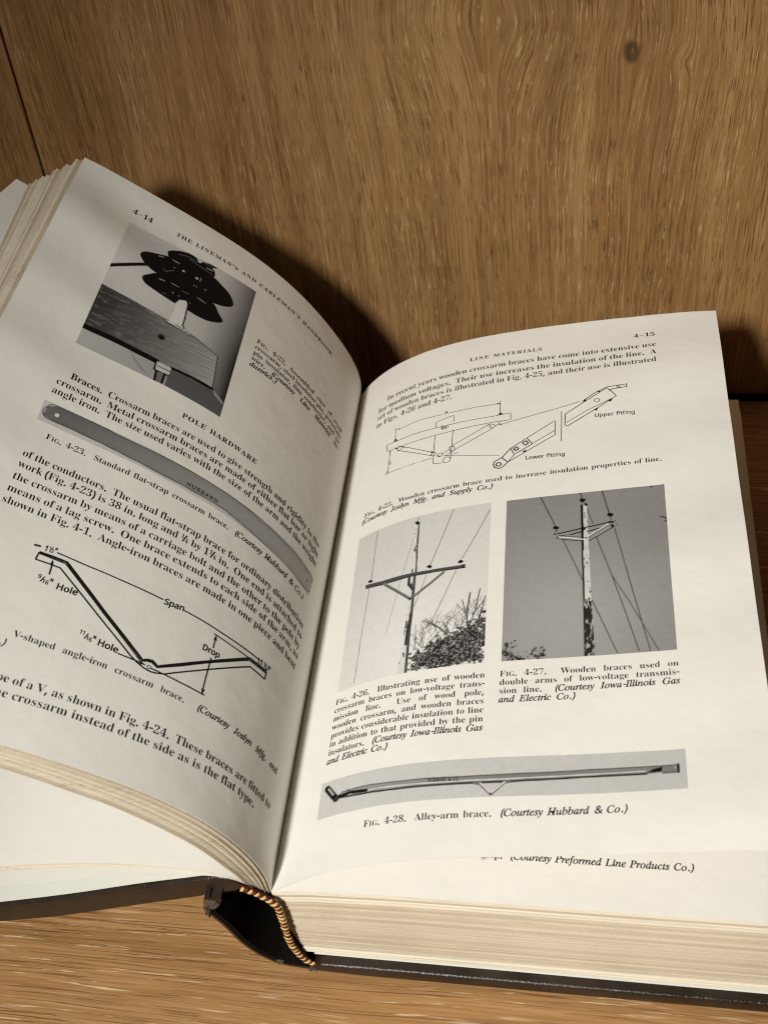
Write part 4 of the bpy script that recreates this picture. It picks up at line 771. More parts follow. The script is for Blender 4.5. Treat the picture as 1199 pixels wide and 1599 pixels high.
GLYPH('i', 'N', 500, [330,-23,157,338,80,44,82,35,86,31,98,28,137,24,128,-12,-49,-12,-40,24,-6,28,9,35,20,49,30,76,120,407,118,419,111,429,100,437,66,439,75,477,190,477,350,142,422,421,420,430,416,434,403,437,365,441,374,477,552,477,541,440,502,435,493,430,485,422,472,389,360,-23])
GLYPH('i', 'O', 516, [200,-22,146,-17,99,0,61,27,33,64,15,110,9,162,14,210,27,257,48,302,75,345,107,384,144,418,184,446,228,468,273,482,319,487,373,481,419,464,456,436,484,399,501,354,506,302,503,263,494,223,479,184,459,146,436,110,409,77,379,47,346,22,277,-11],[201,22,232,26,262,39,291,60,318,88,343,121,364,159,382,200,395,243,404,287,406,331,400,381,383,415,357,436,320,443,288,438,255,423,222,399,192,367,164,327,141,281,128,245,118,209,111,173,109,137,116,87,134,51,162,30])
GLYPH('i', 'P', 403, [-49,-12,-40,25,-3,28,10,34,20,48,30,76,118,406,120,418,118,428,113,433,102,437,66,441,75,477,269,477,382,449,421,362,414,319,395,282,365,252,325,229,276,215,221,210,158,209,117,47,119,36,125,31,139,27,181,24,170,-12],[192,254,250,262,289,284,312,318,320,364,316,396,303,416,280,428,244,433,223,428,217,420,210,401,171,254,169,256])
GLYPH('i', 'R', 451, [-49,-12,-40,25,-3,28,11,36,21,50,31,76,118,406,120,419,118,428,113,433,102,437,66,441,75,477,282,477,346,470,395,448,425,412,436,363,399,275,305,229,377,59,390,39,403,29,420,25,438,25,427,-12,306,-12,213,216,161,218,120,60,118,46,120,35,125,30,135,26,178,25,167,-12],[260,269,301,290,326,322,334,362,314,413,250,430,228,428,219,421,209,395,173,263,169,264,191,262])
GLYPH('i', 'S', 369, [153,-21,106,-16,43,1,33,-2,21,-20,-11,-20,15,157,49,159,58,92,78,54,107,31,146,23,167,26,186,34,201,46,213,63,221,82,224,105,222,120,209,150,113,259,92,291,80,322,76,353,80,390,94,422,117,449,146,470,182,483,238,486,270,482,312,469,321,471,333,485,365,485,340,324,308,324,301,384,286,416,263,435,231,441,204,437,184,424,171,404,167,376,169,359,178,340,210,299,273,232,303,183,313,127,308,86,292,50,267,20,235,-2,196,-17])
GLYPH('i', 'T', 420, [35,-12,43,25,78,27,92,30,102,37,111,48,128,93,218,427,194,429,157,426,130,420,109,410,94,396,81,376,67,339,29,343,65,477,475,477,449,338,413,338,415,371,411,400,402,416,383,425,313,427,212,61,210,44,212,35,218,30,232,27,281,25,270,-12])
GLYPH('i', 'W', 592, [70,-22,87,394,85,418,78,430,65,437,26,442,32,477,245,477,235,441,197,438,186,431,180,416,177,386,167,156,309,359,311,395,309,418,303,430,292,437,253,440,260,477,464,477,453,441,426,439,416,436,410,431,405,422,399,377,390,161,534,378,553,411,557,428,552,435,506,443,518,477,682,477,674,440,648,436,632,425,614,405,325,-22,294,-22,306,270,102,-22])
GLYPH('s', 'A', 429, [-15,-10,181,492,249,492,443,-10,359,-10,301,138,125,138,68,-10],[153,212,276,212,207,406,215,383,218,396,202,344])
GLYPH('s', 'B', 437, [55,-10,55,490,203,490,283,483,344,462,382,421,394,361,388,319,368,284,337,259,303,247,303,259,325,254,352,243,376,226,395,203,407,173,410,136,398,74,362,28,306,-1,234,-10],[136,285,214,285,264,290,292,303,306,324,312,354,305,383,288,402,256,414,204,418,136,418],[136,61,222,61,273,67,304,83,320,108,326,141,320,171,303,194,271,209,217,215,136,215])
GLYPH('s', '1', 384, [171,-10,172,400,172,393,180,401,89,325,46,381,186,490,248,490,248,-10])
GLYPH('s', '9', 384, [114,-16,80,-13,59,-8,59,63,98,54,128,52,168,55,201,66,226,83,246,105,260,132,270,163,279,225,290,225,274,206,248,187,213,174,171,169,112,179,64,210,33,259,24,324,29,373,44,416,68,450,101,476,141,491,187,496,233,490,275,472,310,441,337,397,354,342,359,275,357,222,350,171,337,122,316,77,286,39,245,9,193,-10],[184,236,212,239,235,248,254,261,268,277,277,295,279,314,277,340,269,367,256,391,238,410,215,422,187,426,153,420,126,402,108,371,102,325,107,287,122,259,147,242])
GLYPH('s', '6', 384, [200,-17,154,-11,112,8,77,38,50,82,33,137,27,205,29,257,36,309,49,358,70,403,101,441,141,471,193,490,272,496,305,493,326,488,326,417,273,427,217,424,185,413,160,397,140,374,126,347,116,316,107,254,95,254,112,273,138,293,172,306,214,310,274,300,322,269,353,220,363,154,352,84,319,29,267,-5],[199,53,234,59,260,77,278,108,284,154,279,192,263,220,238,238,201,244,174,241,151,232,132,218,118,202,110,184,107,166,109,139,117,112,131,88,149,69,171,57])
GLYPH('s', '5', 384, [167,-17,130,-15,95,-10,64,-1,32,13,32,91,73,71,103,62,136,56,167,54,212,60,246,77,268,105,275,147,269,185,250,211,216,228,165,234,81,224,43,248,63,490,322,490,322,416,131,416,122,299,185,304,254,295,309,265,344,217,356,153,343,83,305,28,245,-6])
GLYPH('s', 'H', 498, [55,-10,55,490,136,490,136,287,361,287,361,490,442,490,442,-10,361,-10,361,214,136,214,136,-10])
GLYPH('s', 'o', 406, [202,-17,155,-11,112,6,76,35,49,74,32,123,27,181,39,263,74,325,131,364,204,377,253,371,296,354,331,325,358,286,375,238,380,180,368,98,332,35,275,-4],[203,53,246,61,275,86,293,126,299,181,293,235,275,275,246,299,203,307,160,299,131,275,114,235,108,181,114,126,132,86,160,61])
GLYPH('s', 'l', 173, [47,-10,47,520,126,520,126,-10])
GLYPH('s', 'e', 379, [210,-17,160,-11,115,5,78,33,50,72,33,120,27,177,32,234,48,283,73,323,107,352,149,371,196,377,242,371,281,355,313,329,336,294,350,252,355,205,355,159,110,159,116,118,137,83,169,61,213,54,244,55,297,67,338,83,338,10,304,-3,276,-11,246,-15],[112,226,271,226,268,254,254,283,230,302,195,308,162,302,136,284,118,255])
GLYPH('s', 'S', 369, [166,-17,126,-15,90,-11,57,-3,24,9,24,88,64,73,97,64,132,58,168,56,213,61,243,75,261,95,267,123,264,142,258,157,246,171,227,184,105,238,64,269,39,311,30,364,35,402,51,435,77,462,110,481,149,492,193,496,232,494,268,489,300,480,338,465,313,395,251,416,222,421,192,423,156,419,131,406,116,388,112,363,114,344,120,328,131,315,149,303,249,260,283,242,310,221,331,196,343,165,347,128,335,67,297,21,239,-8])
GLYPH('s', 'p', 413, [47,-171,47,370,114,370,122,321,112,321,128,340,154,359,187,372,229,377,292,364,343,327,376,265,386,181,376,97,343,34,292,-4,228,-17,187,-13,154,0,128,19,112,36,123,36,126,-13,126,-171],[219,52,246,56,267,68,283,87,295,113,302,145,305,181,299,234,283,274,256,299,217,307,175,300,148,280,133,244,126,181,131,124,146,84,174,61])
GLYPH('s', 'a', 377, [144,-17,96,-10,56,11,29,48,21,100,32,152,67,191,124,215,203,225,255,227,250,273,238,293,218,304,190,308,164,306,115,292,83,277,58,340,93,356,124,367,158,374,194,376,254,368,298,345,324,303,332,246,332,-10,271,-10,260,41,270,41,248,18,221,-2,187,-13],[158,51,196,57,227,74,247,102,254,145,254,166,212,164,157,157,124,144,108,125,102,99,106,77,117,63,135,54])
GLYPH('s', 'n', 415, [47,-10,47,370,113,370,122,321,112,321,131,343,161,362,195,373,231,377,290,369,335,343,362,298,371,235,371,-10,292,-10,292,229,274,288,221,307,175,299,147,277,132,240,126,186,126,-10])
GLYPH('s', 'D', 490, [55,-10,55,490,213,490,283,483,343,462,393,427,429,379,452,318,459,244,442,134,390,54,307,6,200,-10],[136,62,189,62,329,107,375,243,364,322,331,376,278,407,203,418,136,418])
GLYPH('s', 'r', 277, [47,-10,47,370,114,370,121,304,110,304,127,328,154,353,187,371,236,376,278,371,268,296,221,303,197,299,175,289,155,273,140,251,130,224,126,192,126,-10])
GLYPH('s', 'U', 491, [243,-17,161,-4,100,35,63,95,50,170,50,490,131,490,131,169,138,120,159,85,195,63,246,56,299,64,333,87,353,123,360,170,360,490,440,490,440,169,435,120,419,75,391,37,353,8,304,-11])
GLYPH('s', 't', 242, [138,-14,111,-6,87,9,68,32,56,64,52,104,52,304,1,304,1,349,54,373,79,453,131,453,131,370,235,370,235,304,131,304,131,107,134,81,144,65,158,55,178,52,215,56,238,62,238,-3,203,-14,185,-16])
GLYPH('s', 'f', 231, [63,-10,63,304,0,304,0,349,63,369,71,446,97,490,137,516,190,524,231,520,273,508,251,443,204,455,191,455,169,451,155,439,146,418,142,370,233,370,233,304,142,304,142,-10])
GLYPH('s', 'i', 173, [87,410,70,413,55,422,45,437,42,457,45,478,55,493,70,502,87,505,104,502,118,493,129,478,132,457,128,437,118,422,104,413],[47,-10,47,370,126,370,126,-10])
GLYPH('s', 'g', 413, [195,-171,121,-165,55,-146,55,-70,127,-95,198,-102,236,-96,264,-78,281,-49,289,40,289,38,301,38,255,-2,185,-17,119,-4,68,36,37,98,27,179,37,259,68,322,119,363,184,377,221,373,253,362,282,344,302,322,292,322,300,370,366,370,366,-7,356,-77,324,-130,270,-161],[194,52,237,58,266,78,282,112,288,179,282,240,265,279,236,300,193,307,158,299,131,275,114,235,108,179,114,123,131,83,157,60])
GLYPH('s', 'L', 352, [55,-10,55,490,136,490,136,64,345,64,345,-10])
GLYPH('s', 'w', 528, [98,-9,-6,371,76,371,150,71,136,71,159,161,225,371,304,371,391,72,377,72,400,171,452,371,534,371,428,-9,344,-9,257,289,270,289,247,200,181,-9])
GLYPH('s', 'R', 418, [55,-10,55,490,198,490,278,481,336,454,371,407,382,344,378,306,367,275,349,250,328,231,291,210,426,-10,331,-10,215,188,136,188,136,-10],[136,259,197,259,245,265,276,280,293,305,299,340,293,376,275,399,243,412,194,417,136,417])
GLYPH('s', 'C', 424, [261,-17,192,-9,134,15,88,54,56,105,37,168,31,240,38,311,58,373,93,425,141,464,200,488,271,496,344,489,417,464,384,394,327,415,300,421,271,423,206,411,157,375,126,317,115,240,125,163,154,105,202,69,271,56,328,62,395,78,395,5,360,-6,299,-16])
GLYPH('s', 'O', 525, [263,-17,192,-9,133,16,88,55,56,107,37,169,31,241,37,312,56,374,88,426,133,465,192,489,263,497,332,489,389,465,435,426,468,375,487,312,494,240,487,169,468,106,435,55,389,16,332,-9],[263,56,329,68,374,104,401,162,410,240,401,319,374,376,329,412,263,424,197,412,151,376,124,318,115,240,124,162,151,104,196,68])
GLYPH('s', '2', 384, [22,-10,22,53,211,247,232,274,247,300,256,326,259,355,254,386,239,408,215,421,184,426,154,423,127,415,102,401,67,377,23,432,63,460,99,479,139,492,185,496,248,487,298,460,329,416,340,359,336,320,323,284,304,250,279,217,214,148,117,52,117,64,359,64,359,-10])
GLYPH('h', 'S', 369, [167,-29,125,-27,87,-22,54,-15,12,1,12,106,68,85,133,70,168,68,210,72,236,84,250,101,254,124,253,139,248,151,238,161,221,173,99,227,55,261,27,306,18,364,24,406,42,442,69,471,105,492,147,504,193,508,234,506,271,500,304,491,354,472,320,379,248,404,220,409,193,411,159,407,139,397,128,382,124,362,125,347,130,335,140,324,156,313,255,271,290,252,319,230,341,202,355,168,359,127,346,62,305,11,243,-19])
GLYPH('h', 'p', 413, [35,-183,35,382,124,382,132,333,106,333,120,349,148,370,184,384,229,389,297,376,353,335,387,269,398,181,387,93,353,26,297,-15,229,-29,184,-24,148,-10,120,9,107,24,137,24,135,35,138,-13,138,-183],[219,65,242,68,259,78,273,94,284,117,291,147,293,181,287,231,273,267,250,287,217,295,180,288,158,272,144,241,138,182,143,127,157,91,179,72])
GLYPH('h', 'a', 377, [144,-29,93,-21,48,2,18,44,8,101,21,158,60,201,121,227,202,237,243,238,243,237,238,269,229,285,215,293,189,296,166,294,120,281,77,262,42,346,88,367,121,378,156,386,194,388,258,380,306,354,336,307,344,247,344,-22,262,-22,250,29,275,29,256,9,226,-12,190,-25],[158,63,192,68,219,83,236,107,242,153,160,146,131,134,119,120,114,99,117,82,125,72,138,66])
GLYPH('h', 'n', 415, [35,-22,35,382,123,382,132,333,107,333,123,352,156,373,192,385,231,389,294,380,344,352,374,302,383,236,383,-22,280,-22,280,227,264,278,220,294,180,288,157,270,143,237,138,186,138,-22])
GLYPH('h', 'D', 490, [43,-22,43,502,214,502,285,494,349,472,401,436,440,384,464,320,471,244,454,130,399,45,311,-6,200,-22],[148,74,187,74,320,117,363,245,353,318,322,367,274,395,203,406,148,406])
GLYPH('h', 'r', 277, [35,-22,35,382,125,382,132,316,104,316,118,336,147,363,183,382,224,389,261,386,292,380,279,282,222,291,200,288,181,279,164,265,150,245,141,221,138,191,138,-22])
GLYPH('h', 'o', 406, [203,-29,151,-23,106,-4,68,27,39,69,21,121,15,181,27,267,65,334,127,375,204,389,256,383,302,364,340,333,369,292,386,241,392,180,380,94,341,27,280,-15],[203,65,241,72,265,93,281,129,287,181,281,232,265,267,241,287,203,295,165,287,141,267,126,232,120,181,126,129,141,93,166,72])
GLYPH('h', 'H', 498, [43,-22,43,502,148,502,148,299,349,299,349,502,454,502,454,-22,349,-22,349,202,148,202,148,-22])
GLYPH('h', 'l', 173, [35,-22,35,532,138,532,138,-22])
GLYPH('h', 'e', 379, [209,-29,157,-23,109,-5,69,24,39,66,21,117,15,177,20,237,37,288,64,331,101,363,145,382,196,389,245,383,287,366,322,337,347,300,362,255,367,205,367,147,124,147,128,122,146,91,173,73,214,66,243,67,294,79,350,101,350,2,308,-15,278,-23,247,-27],[127,238,258,238,256,251,244,276,225,291,195,296,166,291,145,276,130,250])
GLYPH('h', '1', 384, [159,-22,160,400,158,364,188,392,87,308,29,383,182,502,260,502,260,-22])
GLYPH('h', '5', 384, [168,-29,129,-27,92,-22,60,-13,20,5,20,111,77,83,106,73,138,68,166,66,209,71,238,86,257,110,263,147,257,180,242,202,213,217,164,222,104,216,79,211,31,242,52,502,334,502,334,404,142,404,135,313,121,311,186,316,258,306,317,274,356,222,368,153,355,78,314,19,249,-17])
GLYPH('h', '2', 384, [10,-22,10,58,202,255,222,281,236,305,244,329,247,355,243,382,231,399,211,410,184,414,156,411,132,403,108,391,65,360,6,434,56,470,94,490,137,504,185,508,252,499,306,469,341,421,352,359,348,317,334,279,314,244,288,210,222,140,129,47,129,76,371,76,371,-22])
GLYPH('h', '9', 384, [130,-29,78,-25,47,-18,47,78,100,66,127,64,166,67,195,77,218,92,236,112,249,136,259,166,266,213,296,213,282,198,253,176,216,162,171,157,107,168,55,201,22,255,11,324,17,376,33,421,60,458,95,486,138,503,187,508,236,502,281,482,319,448,348,402,366,344,371,275,369,221,362,169,348,118,326,71,294,30,251,-2,196,-22],[185,248,209,250,229,258,246,270,258,284,265,299,267,314,265,338,258,362,246,383,230,400,211,411,187,414,157,409,135,394,120,367,114,325,119,291,131,267,152,253])
GLYPH('h', '6', 384, [201,-29,151,-22,106,-3,67,31,39,77,21,135,15,204,17,258,24,311,38,362,60,409,92,450,135,482,190,502,272,508,307,505,338,498,338,401,272,415,220,412,190,402,168,387,150,368,137,343,128,313,120,266,90,266,103,282,132,303,169,318,214,322,278,312,330,278,364,224,375,154,363,80,328,21,271,-17],[199,65,229,71,251,86,266,112,272,154,267,188,254,212,234,226,201,232,177,229,157,221,140,210,128,195,121,180,119,165,121,141,129,117,140,96,156,79,175,69])
GLYPH('h', '4', 384, [222,-22,222,87,-8,87,-8,166,228,504,323,504,323,184,393,184,393,87,323,87,323,-22],[114,184,222,184,224,397,224,397,259,397,234,354])
GLYPH('h', '/', 250, [-25,-22,170,502,275,502,80,-22])
GLYPH('h', '"', 274, [160,284,143,502,254,502,237,284],[37,284,20,502,131,502,114,284])
GLYPH('p', '.', 180, [89,-22,69,-18,52,-7,40,11,36,36,40,62,52,80,70,90,89,93,109,90,128,80,140,62,144,36,140,11,128,-8,110,-18])
GLYPH('p', ',', 180, [12,-99,43,42,51,90,131,90,142,72,115,-12,79,-99])
GLYPH('p', '-', 216, [15,142,15,218,201,218,201,142])
GLYPH('p', '(', 201, [119,-118,71,-49,39,24,21,103,15,184,21,266,39,346,71,420,119,492,203,492,151,408,122,337,104,262,99,185,104,109,122,36,151,-35,202,-118])
GLYPH('p', ')', 201, [-1,-118,51,-35,80,36,97,109,103,185,97,262,80,337,51,408,-1,492,82,492,131,420,162,346,181,266,187,184,181,103,162,24,131,-49,82,-118])
GLYPH('p', '&', 492, [186,-19,121,-10,69,18,35,64,23,125,31,176,54,215,89,247,121,269,89,312,74,344,68,382,78,431,106,469,149,492,204,499,256,492,297,469,324,432,333,384,325,340,302,304,270,274,243,256,352,151,371,186,392,252,477,252,460,194,445,155,425,119,408,96,520,-12,405,-12,351,41,325,21,286,0,241,-14],[190,308,215,325,235,344,246,362,250,383,247,401,237,414,223,423,202,426,180,423,164,414,154,401,151,382,153,363,162,344],[189,58,226,61,258,71,284,85,296,94,173,214,150,198,127,178,114,156,110,127,115,99,130,77,155,63])
GLYPH('p', "'", 151, [46,294,31,492,120,492,105,294])
GLYPH('p', '/', 250, [-11,-12,177,492,260,492,73,-12])
GLYPH('p', '"', 274, [169,294,154,492,243,492,228,294],[46,294,31,492,120,492,105,294])
CAPH = 0.447

def glyphs(text, style):
    """text -> list of (advance, verts, tris) or a space; _x_ italic, *x* bold, ^x^ small capitals"""
    out = []
    st = style; sc_ = 1.0; small = False
    for c in text:
        if c == '_': st = 'i' if st != 'i' else style; continue
        if c == '*': st = 'b' if st != 'b' else style; continue
        if c == '^': small = not small; continue
        if c == ' ': out.append(None); continue
        if c == '’': c = "'"
        if c == '/' and style == 'h':
            parts = text.split('/'); x = 0.0; vv = []; tt = []; nn = 0
            for run, k, dy in ((parts[0], 0.62, 0.20), ('/', 0.9, 0.0), (parts[1].rstrip('"'), 0.62, -0.04)):
                for q in run:
                    g = GL['h' + q]
                    vv.append(g[1] * k + (x, dy)); tt.append(g[2] + nn); nn += len(g[1])
                    x += g[0] * k * (0.55 if q == '/' else 1.0)
            return [(x, np.vstack(vv), np.vstack(tt)), (GL['h"'][0], GL['h"'][1], GL['h"'][2])]
        if c == '–':
            out.append((0.40, np.array([(0.03, 0.155), (0.37, 0.155), (0.37, 0.20), (0.03, 0.20)]), np.array([(0, 1, 2), (0, 2, 3)]))); continue
        if c in '¼½':
            fs = 'h' if style == 'h' else 'r'; a, v1, t1 = GL[fs + '1']; _, v4, t4 = GL[fs + ('4' if c == '¼' else '2')]; _, vs, ts = GL['p/']
            v = np.vstack([v1 * 0.6 + (0, 0.2), vs * 1.0 + (0.12, 0), v4 * 0.6 + (0.27, 0)])
            t = np.vstack([t1, ts + len(v1), t4 + len(v1) + len(vs)])
            out.append((0.52, v, t)); continue
        k = 0.78 if small else 1.0
        g = None
        for s2 in (st, 'p', 'r', 's', 'h'):
            if s2 + c in GL: g = GL[s2 + c]; break
        if g is None: continue
        v = g[1] * k
        if st == 'i' and (s2 != 'i'):
            v = v + np.stack([v[:, 1] * 0.22, 0 * v[:, 1]], 1)
        out.append((g[0] * k, v, g[2]))
    return out

def set_line(text, style, size, width, hs=1.0, track=False):
    """returns verts (mm: x along the line, y up) and triangles, filled to the given width"""
    g = glyphs(text, style)
    adv = sum((a[0] if a else 0) for a in g) * size * hs
    nsp = sum(1 for a in g if a is None)
    sp = 0.24 * size
    gap = 0.0
    if width is not None:
        if track:
            gap = (width - adv - nsp * sp) / max(1, len(g) - 1)
            if gap < 0:
                k = width / (adv + nsp * sp); hs *= k; sp *= k; gap = 0.0
        else:
            want = (width - adv) / max(1, nsp)
            if nsp == 0 or want < 0.15 * size:
                sp = 0.15 * size
                k = (width - nsp * sp) / adv
                hs *= k
            else:
                sp = want
    x = 0.0; V = []; T = []; n = 0
    for a in g:
        if a is None:
            x += sp + gap; continue
        V.append(a[1] * (size * hs, size) + (x, 0)); T.append(a[2] + n); n += len(a[1])
        x += a[0] * size * hs + gap
    return np.vstack(V), np.vstack(T)

def print_lines(name, side, lines, parent, label=None, lift=0.00005):
    """lines: (text, style, size, u0, u1, v0, v1, hs, track); u in mm from the gutter, v in mm from the head"""
    VV = []; TT = []; n = 0
    for (text, style, size, u0, u1, v0, v1, hs, track) in lines:
        sgn = -1 if side == 'L' else 1
        L, T = set_line(text, style, size, abs(u1 - u0), hs, track)
        f = L[:, 0] / max(1e-6, abs(u1 - u0))
        u = u0 + sgn * L[:, 0]
        v = v0 + (v1 - v0) * f - L[:, 1]
        VV.append(on_page(side, u / 1000, v / 1000, np.full(len(u), lift))); TT.append(T + n); n += len(L)
    me = mesh(name, np.vstack(VV), np.vstack(TT))
    return part(name, me, parent, M_INK, label)

BODY, CAP = 5.4, 4.35
def para(rows, style, size, hs=0.97):
    return [(t, style, size, a, b, c, d, hs, False) for (t, a, b, c, d) in rows]

# left page
print_lines('page_number', 'L', [('4–14', 'b', 4.4, 113.5, 106.3, 11.5, 11.6, 1.1, True)], page_l)
print_lines('running_head', 'L', [('THE LINEMAN’S AND CABLEMAN’S HANDBOOK', 'b', 3.5, 97.8, 29.3, 11.6, 11.9, 1.05, True)], page_l)
c22 = ['^FIG^. 4-22. Assembled view of wood', 'crossarm, steel insulator pin, porcelain', 'pin insulator, line conductor, and tie', 'wire. _(Courtesy Line Material In-_', '_dustries.)_']
print_lines('caption', 'L', [(t.replace('^FIG^', 'F^IG^'), 'r', CAP, 60.4, 15.0 if i < 4 else 49.5, 36.6 + 2.83 * i, (37.9 + 2.86 * i) if i < 4 else 47.6, 0.93, False) for i, t in enumerate(c22)], page_l, 'caption of figure 4-22')
print_lines('heading', 'L', [('POLE HARDWARE', 'b', 4.1, 75.3, 48.2, 83.2, 84.6, 1.0, True)], page_l)
print_lines('paragraph', 'L', para([
    ('*Braces.*  Crossarm braces are used to give strength and rigidity to the', 109.5, 14.6, 87.6, 92.2),
    ('crossarm.  Metal crossarm braces are made of either flat bar or light', 112.6, 14.2, 91.3, 95.9),
    ('angle iron.  The size used varies with the size of the arm and the weight', 112.7, 14.3, 94.8, 99.8)], 'r', BODY), page_l, 'first paragraph under the heading')
print_lines('caption', 'L', [('F^IG^. 4-23.  Standard flat-strap crossarm brace.  _(Courtesy Hubbard & Co.)_', 'r', CAP, 108.8, 17.8, 110.9, 116.0, 0.93, False)], page_l, 'caption of figure 4-23')
print_lines('paragraph', 'L', para([
    ('of the conductors.  The usual flat-strap brace for ordinary distribution', 112.6, 14.5, 119.4, 125.0),
    ('work (Fig. 4-23) is 38 in. long and ¼ by 1¼ in.  One end is attached to', 112.5, 14.2, 123.3, 128.9),
    ('the crossarm by means of a carriage bolt and the other to the pole by', 112.5, 14.2, 127.7, 132.7),
    ('means of a lag screw.  One brace extends to each side of the arm, as', 112.5, 14.0, 131.9, 136.3),
    ('shown in Fig. 4-1.  Angle-iron braces are made in one piece and bent', 112.5, 14.3, 135.9, 140.4)], 'r', BODY), page_l, 'second paragraph')
print_lines('caption', 'L', [('F^IG^. 4-24.  V-shaped angle-iron crossarm brace.  _(Courtesy Joslyn Mfg. and_', 'r', CAP, 112.5, 13.0, 173.6, 175.3, 0.93, False),
                             ('_Supply Co.)_', 'r', CAP, 112.5, 96.8, 176.9, 177.2, 0.93, False)], page_l, 'caption of figure 4-24')
print_lines('paragraph', 'L', para([
    ('into the shape of a V, as shown in Fig. 4-24.  These braces are fitted to', 112.5, 12.9, 187.0, 186.3),
    ('the face of the crossarm instead of the side as is the flat type.', 112.5, 20.2, 191.1, 190.4)], 'r', BODY), page_l, 'closing paragraph')
# right page
print_lines('page_number', 'R', [('4–15', 'b', 4.2, 107.0, 114.1, 11.3, 11.4, 1.1, True)], page_r)
print_lines('running_head', 'R', [('LINE MATERIALS', 'b', 3.7, 51.1, 76.4, 12.2, 12.5, 1.0, True)], page_r)
print_lines('paragraph', 'R', para([
    ('In recent years wooden crossarm braces have come into extensive use', 18.6, 114.2, 18.4, 17.3),
    ('for medium voltages.  Their use increases the insulation of the line.  A', 15.0, 114.1, 22.8, 21.4),
    ('set of wooden braces is illustrated in Fig. 4-25, and their use is illustrated', 14.9, 113.9, 26.5, 25.5),
    ('in Figs. 4-26 and 4-27.', 15.0, 45.6, 30.7, 30.1)], 'r', BODY), page_r, 'opening paragraph of the right page')
print_lines('caption', 'R', [('F^IG^. 4-25.  Wooden crossarm brace used to increase insulation properties of line.', 'r', CAP, 15.6, 113.1, 74.5, 71.7, 0.93, False),
                             ('_(Courtesy Joslyn Mfg. and Supply Co.)_', 'r', CAP, 14.9, 61.2, 77.2, 76.1, 0.93, False)], page_r, 'caption of figure 4-25')
c26 = ['F^IG^. 4-26.  Illustrating use of wooden', 'crossarm braces on low-voltage trans-', 'mission line.  Use of wood pole,', 'wooden crossarm, and wooden braces', 'provides considerable insulation to line', 'in addition to that provided by the pin', 'insulators.  _(Courtesy Iowa-Illinois Gas_', '_and Electric Co.)_']
print_lines('caption', 'R', [(t, 'r', CAP, 15.0, 61.6 if i < 7 else 34.8, 148.9 + 2.88 * i, 148.8 + 2.88 * i, 0.93, False) for i, t in enumerate(c26)], page_r, 'caption of figure 4-26')
c27 = ['F^IG^. 4-27.  Wooden braces used on', 'double arms of low-voltage transmis-', 'sion line.  _(Courtesy Iowa-Illinois Gas_', '_and Electric Co.)_']
print_lines('caption', 'R', [(t, 'r', CAP, 65.6, 113.2 if i < 3 else 85.9, 148.9 + 2.84 * i, 148.9 + 2.84 * i, 0.93, False) for i, t in enumerate(c27)], page_r, 'caption of figure 4-27')
print_lines('caption', 'R', [('F^IG^. 4-28.  Alley-arm brace.  _(Courtesy Hubbard & Co.)_', 'r', CAP + 0.1, 30.3, 98.2, 192.1, 191.9, 0.93, False)], page_r, 'caption of figure 4-28')
print_lines('caption', 'B', [('grip.  _(Courtesy Preformed Line Products Co.)_', 'r', CAP + 0.1, 55.0, 109.5, 190.2, 190.1, 0.93, False)], page_b, 'end of a caption on the page below', lift=0.00032)

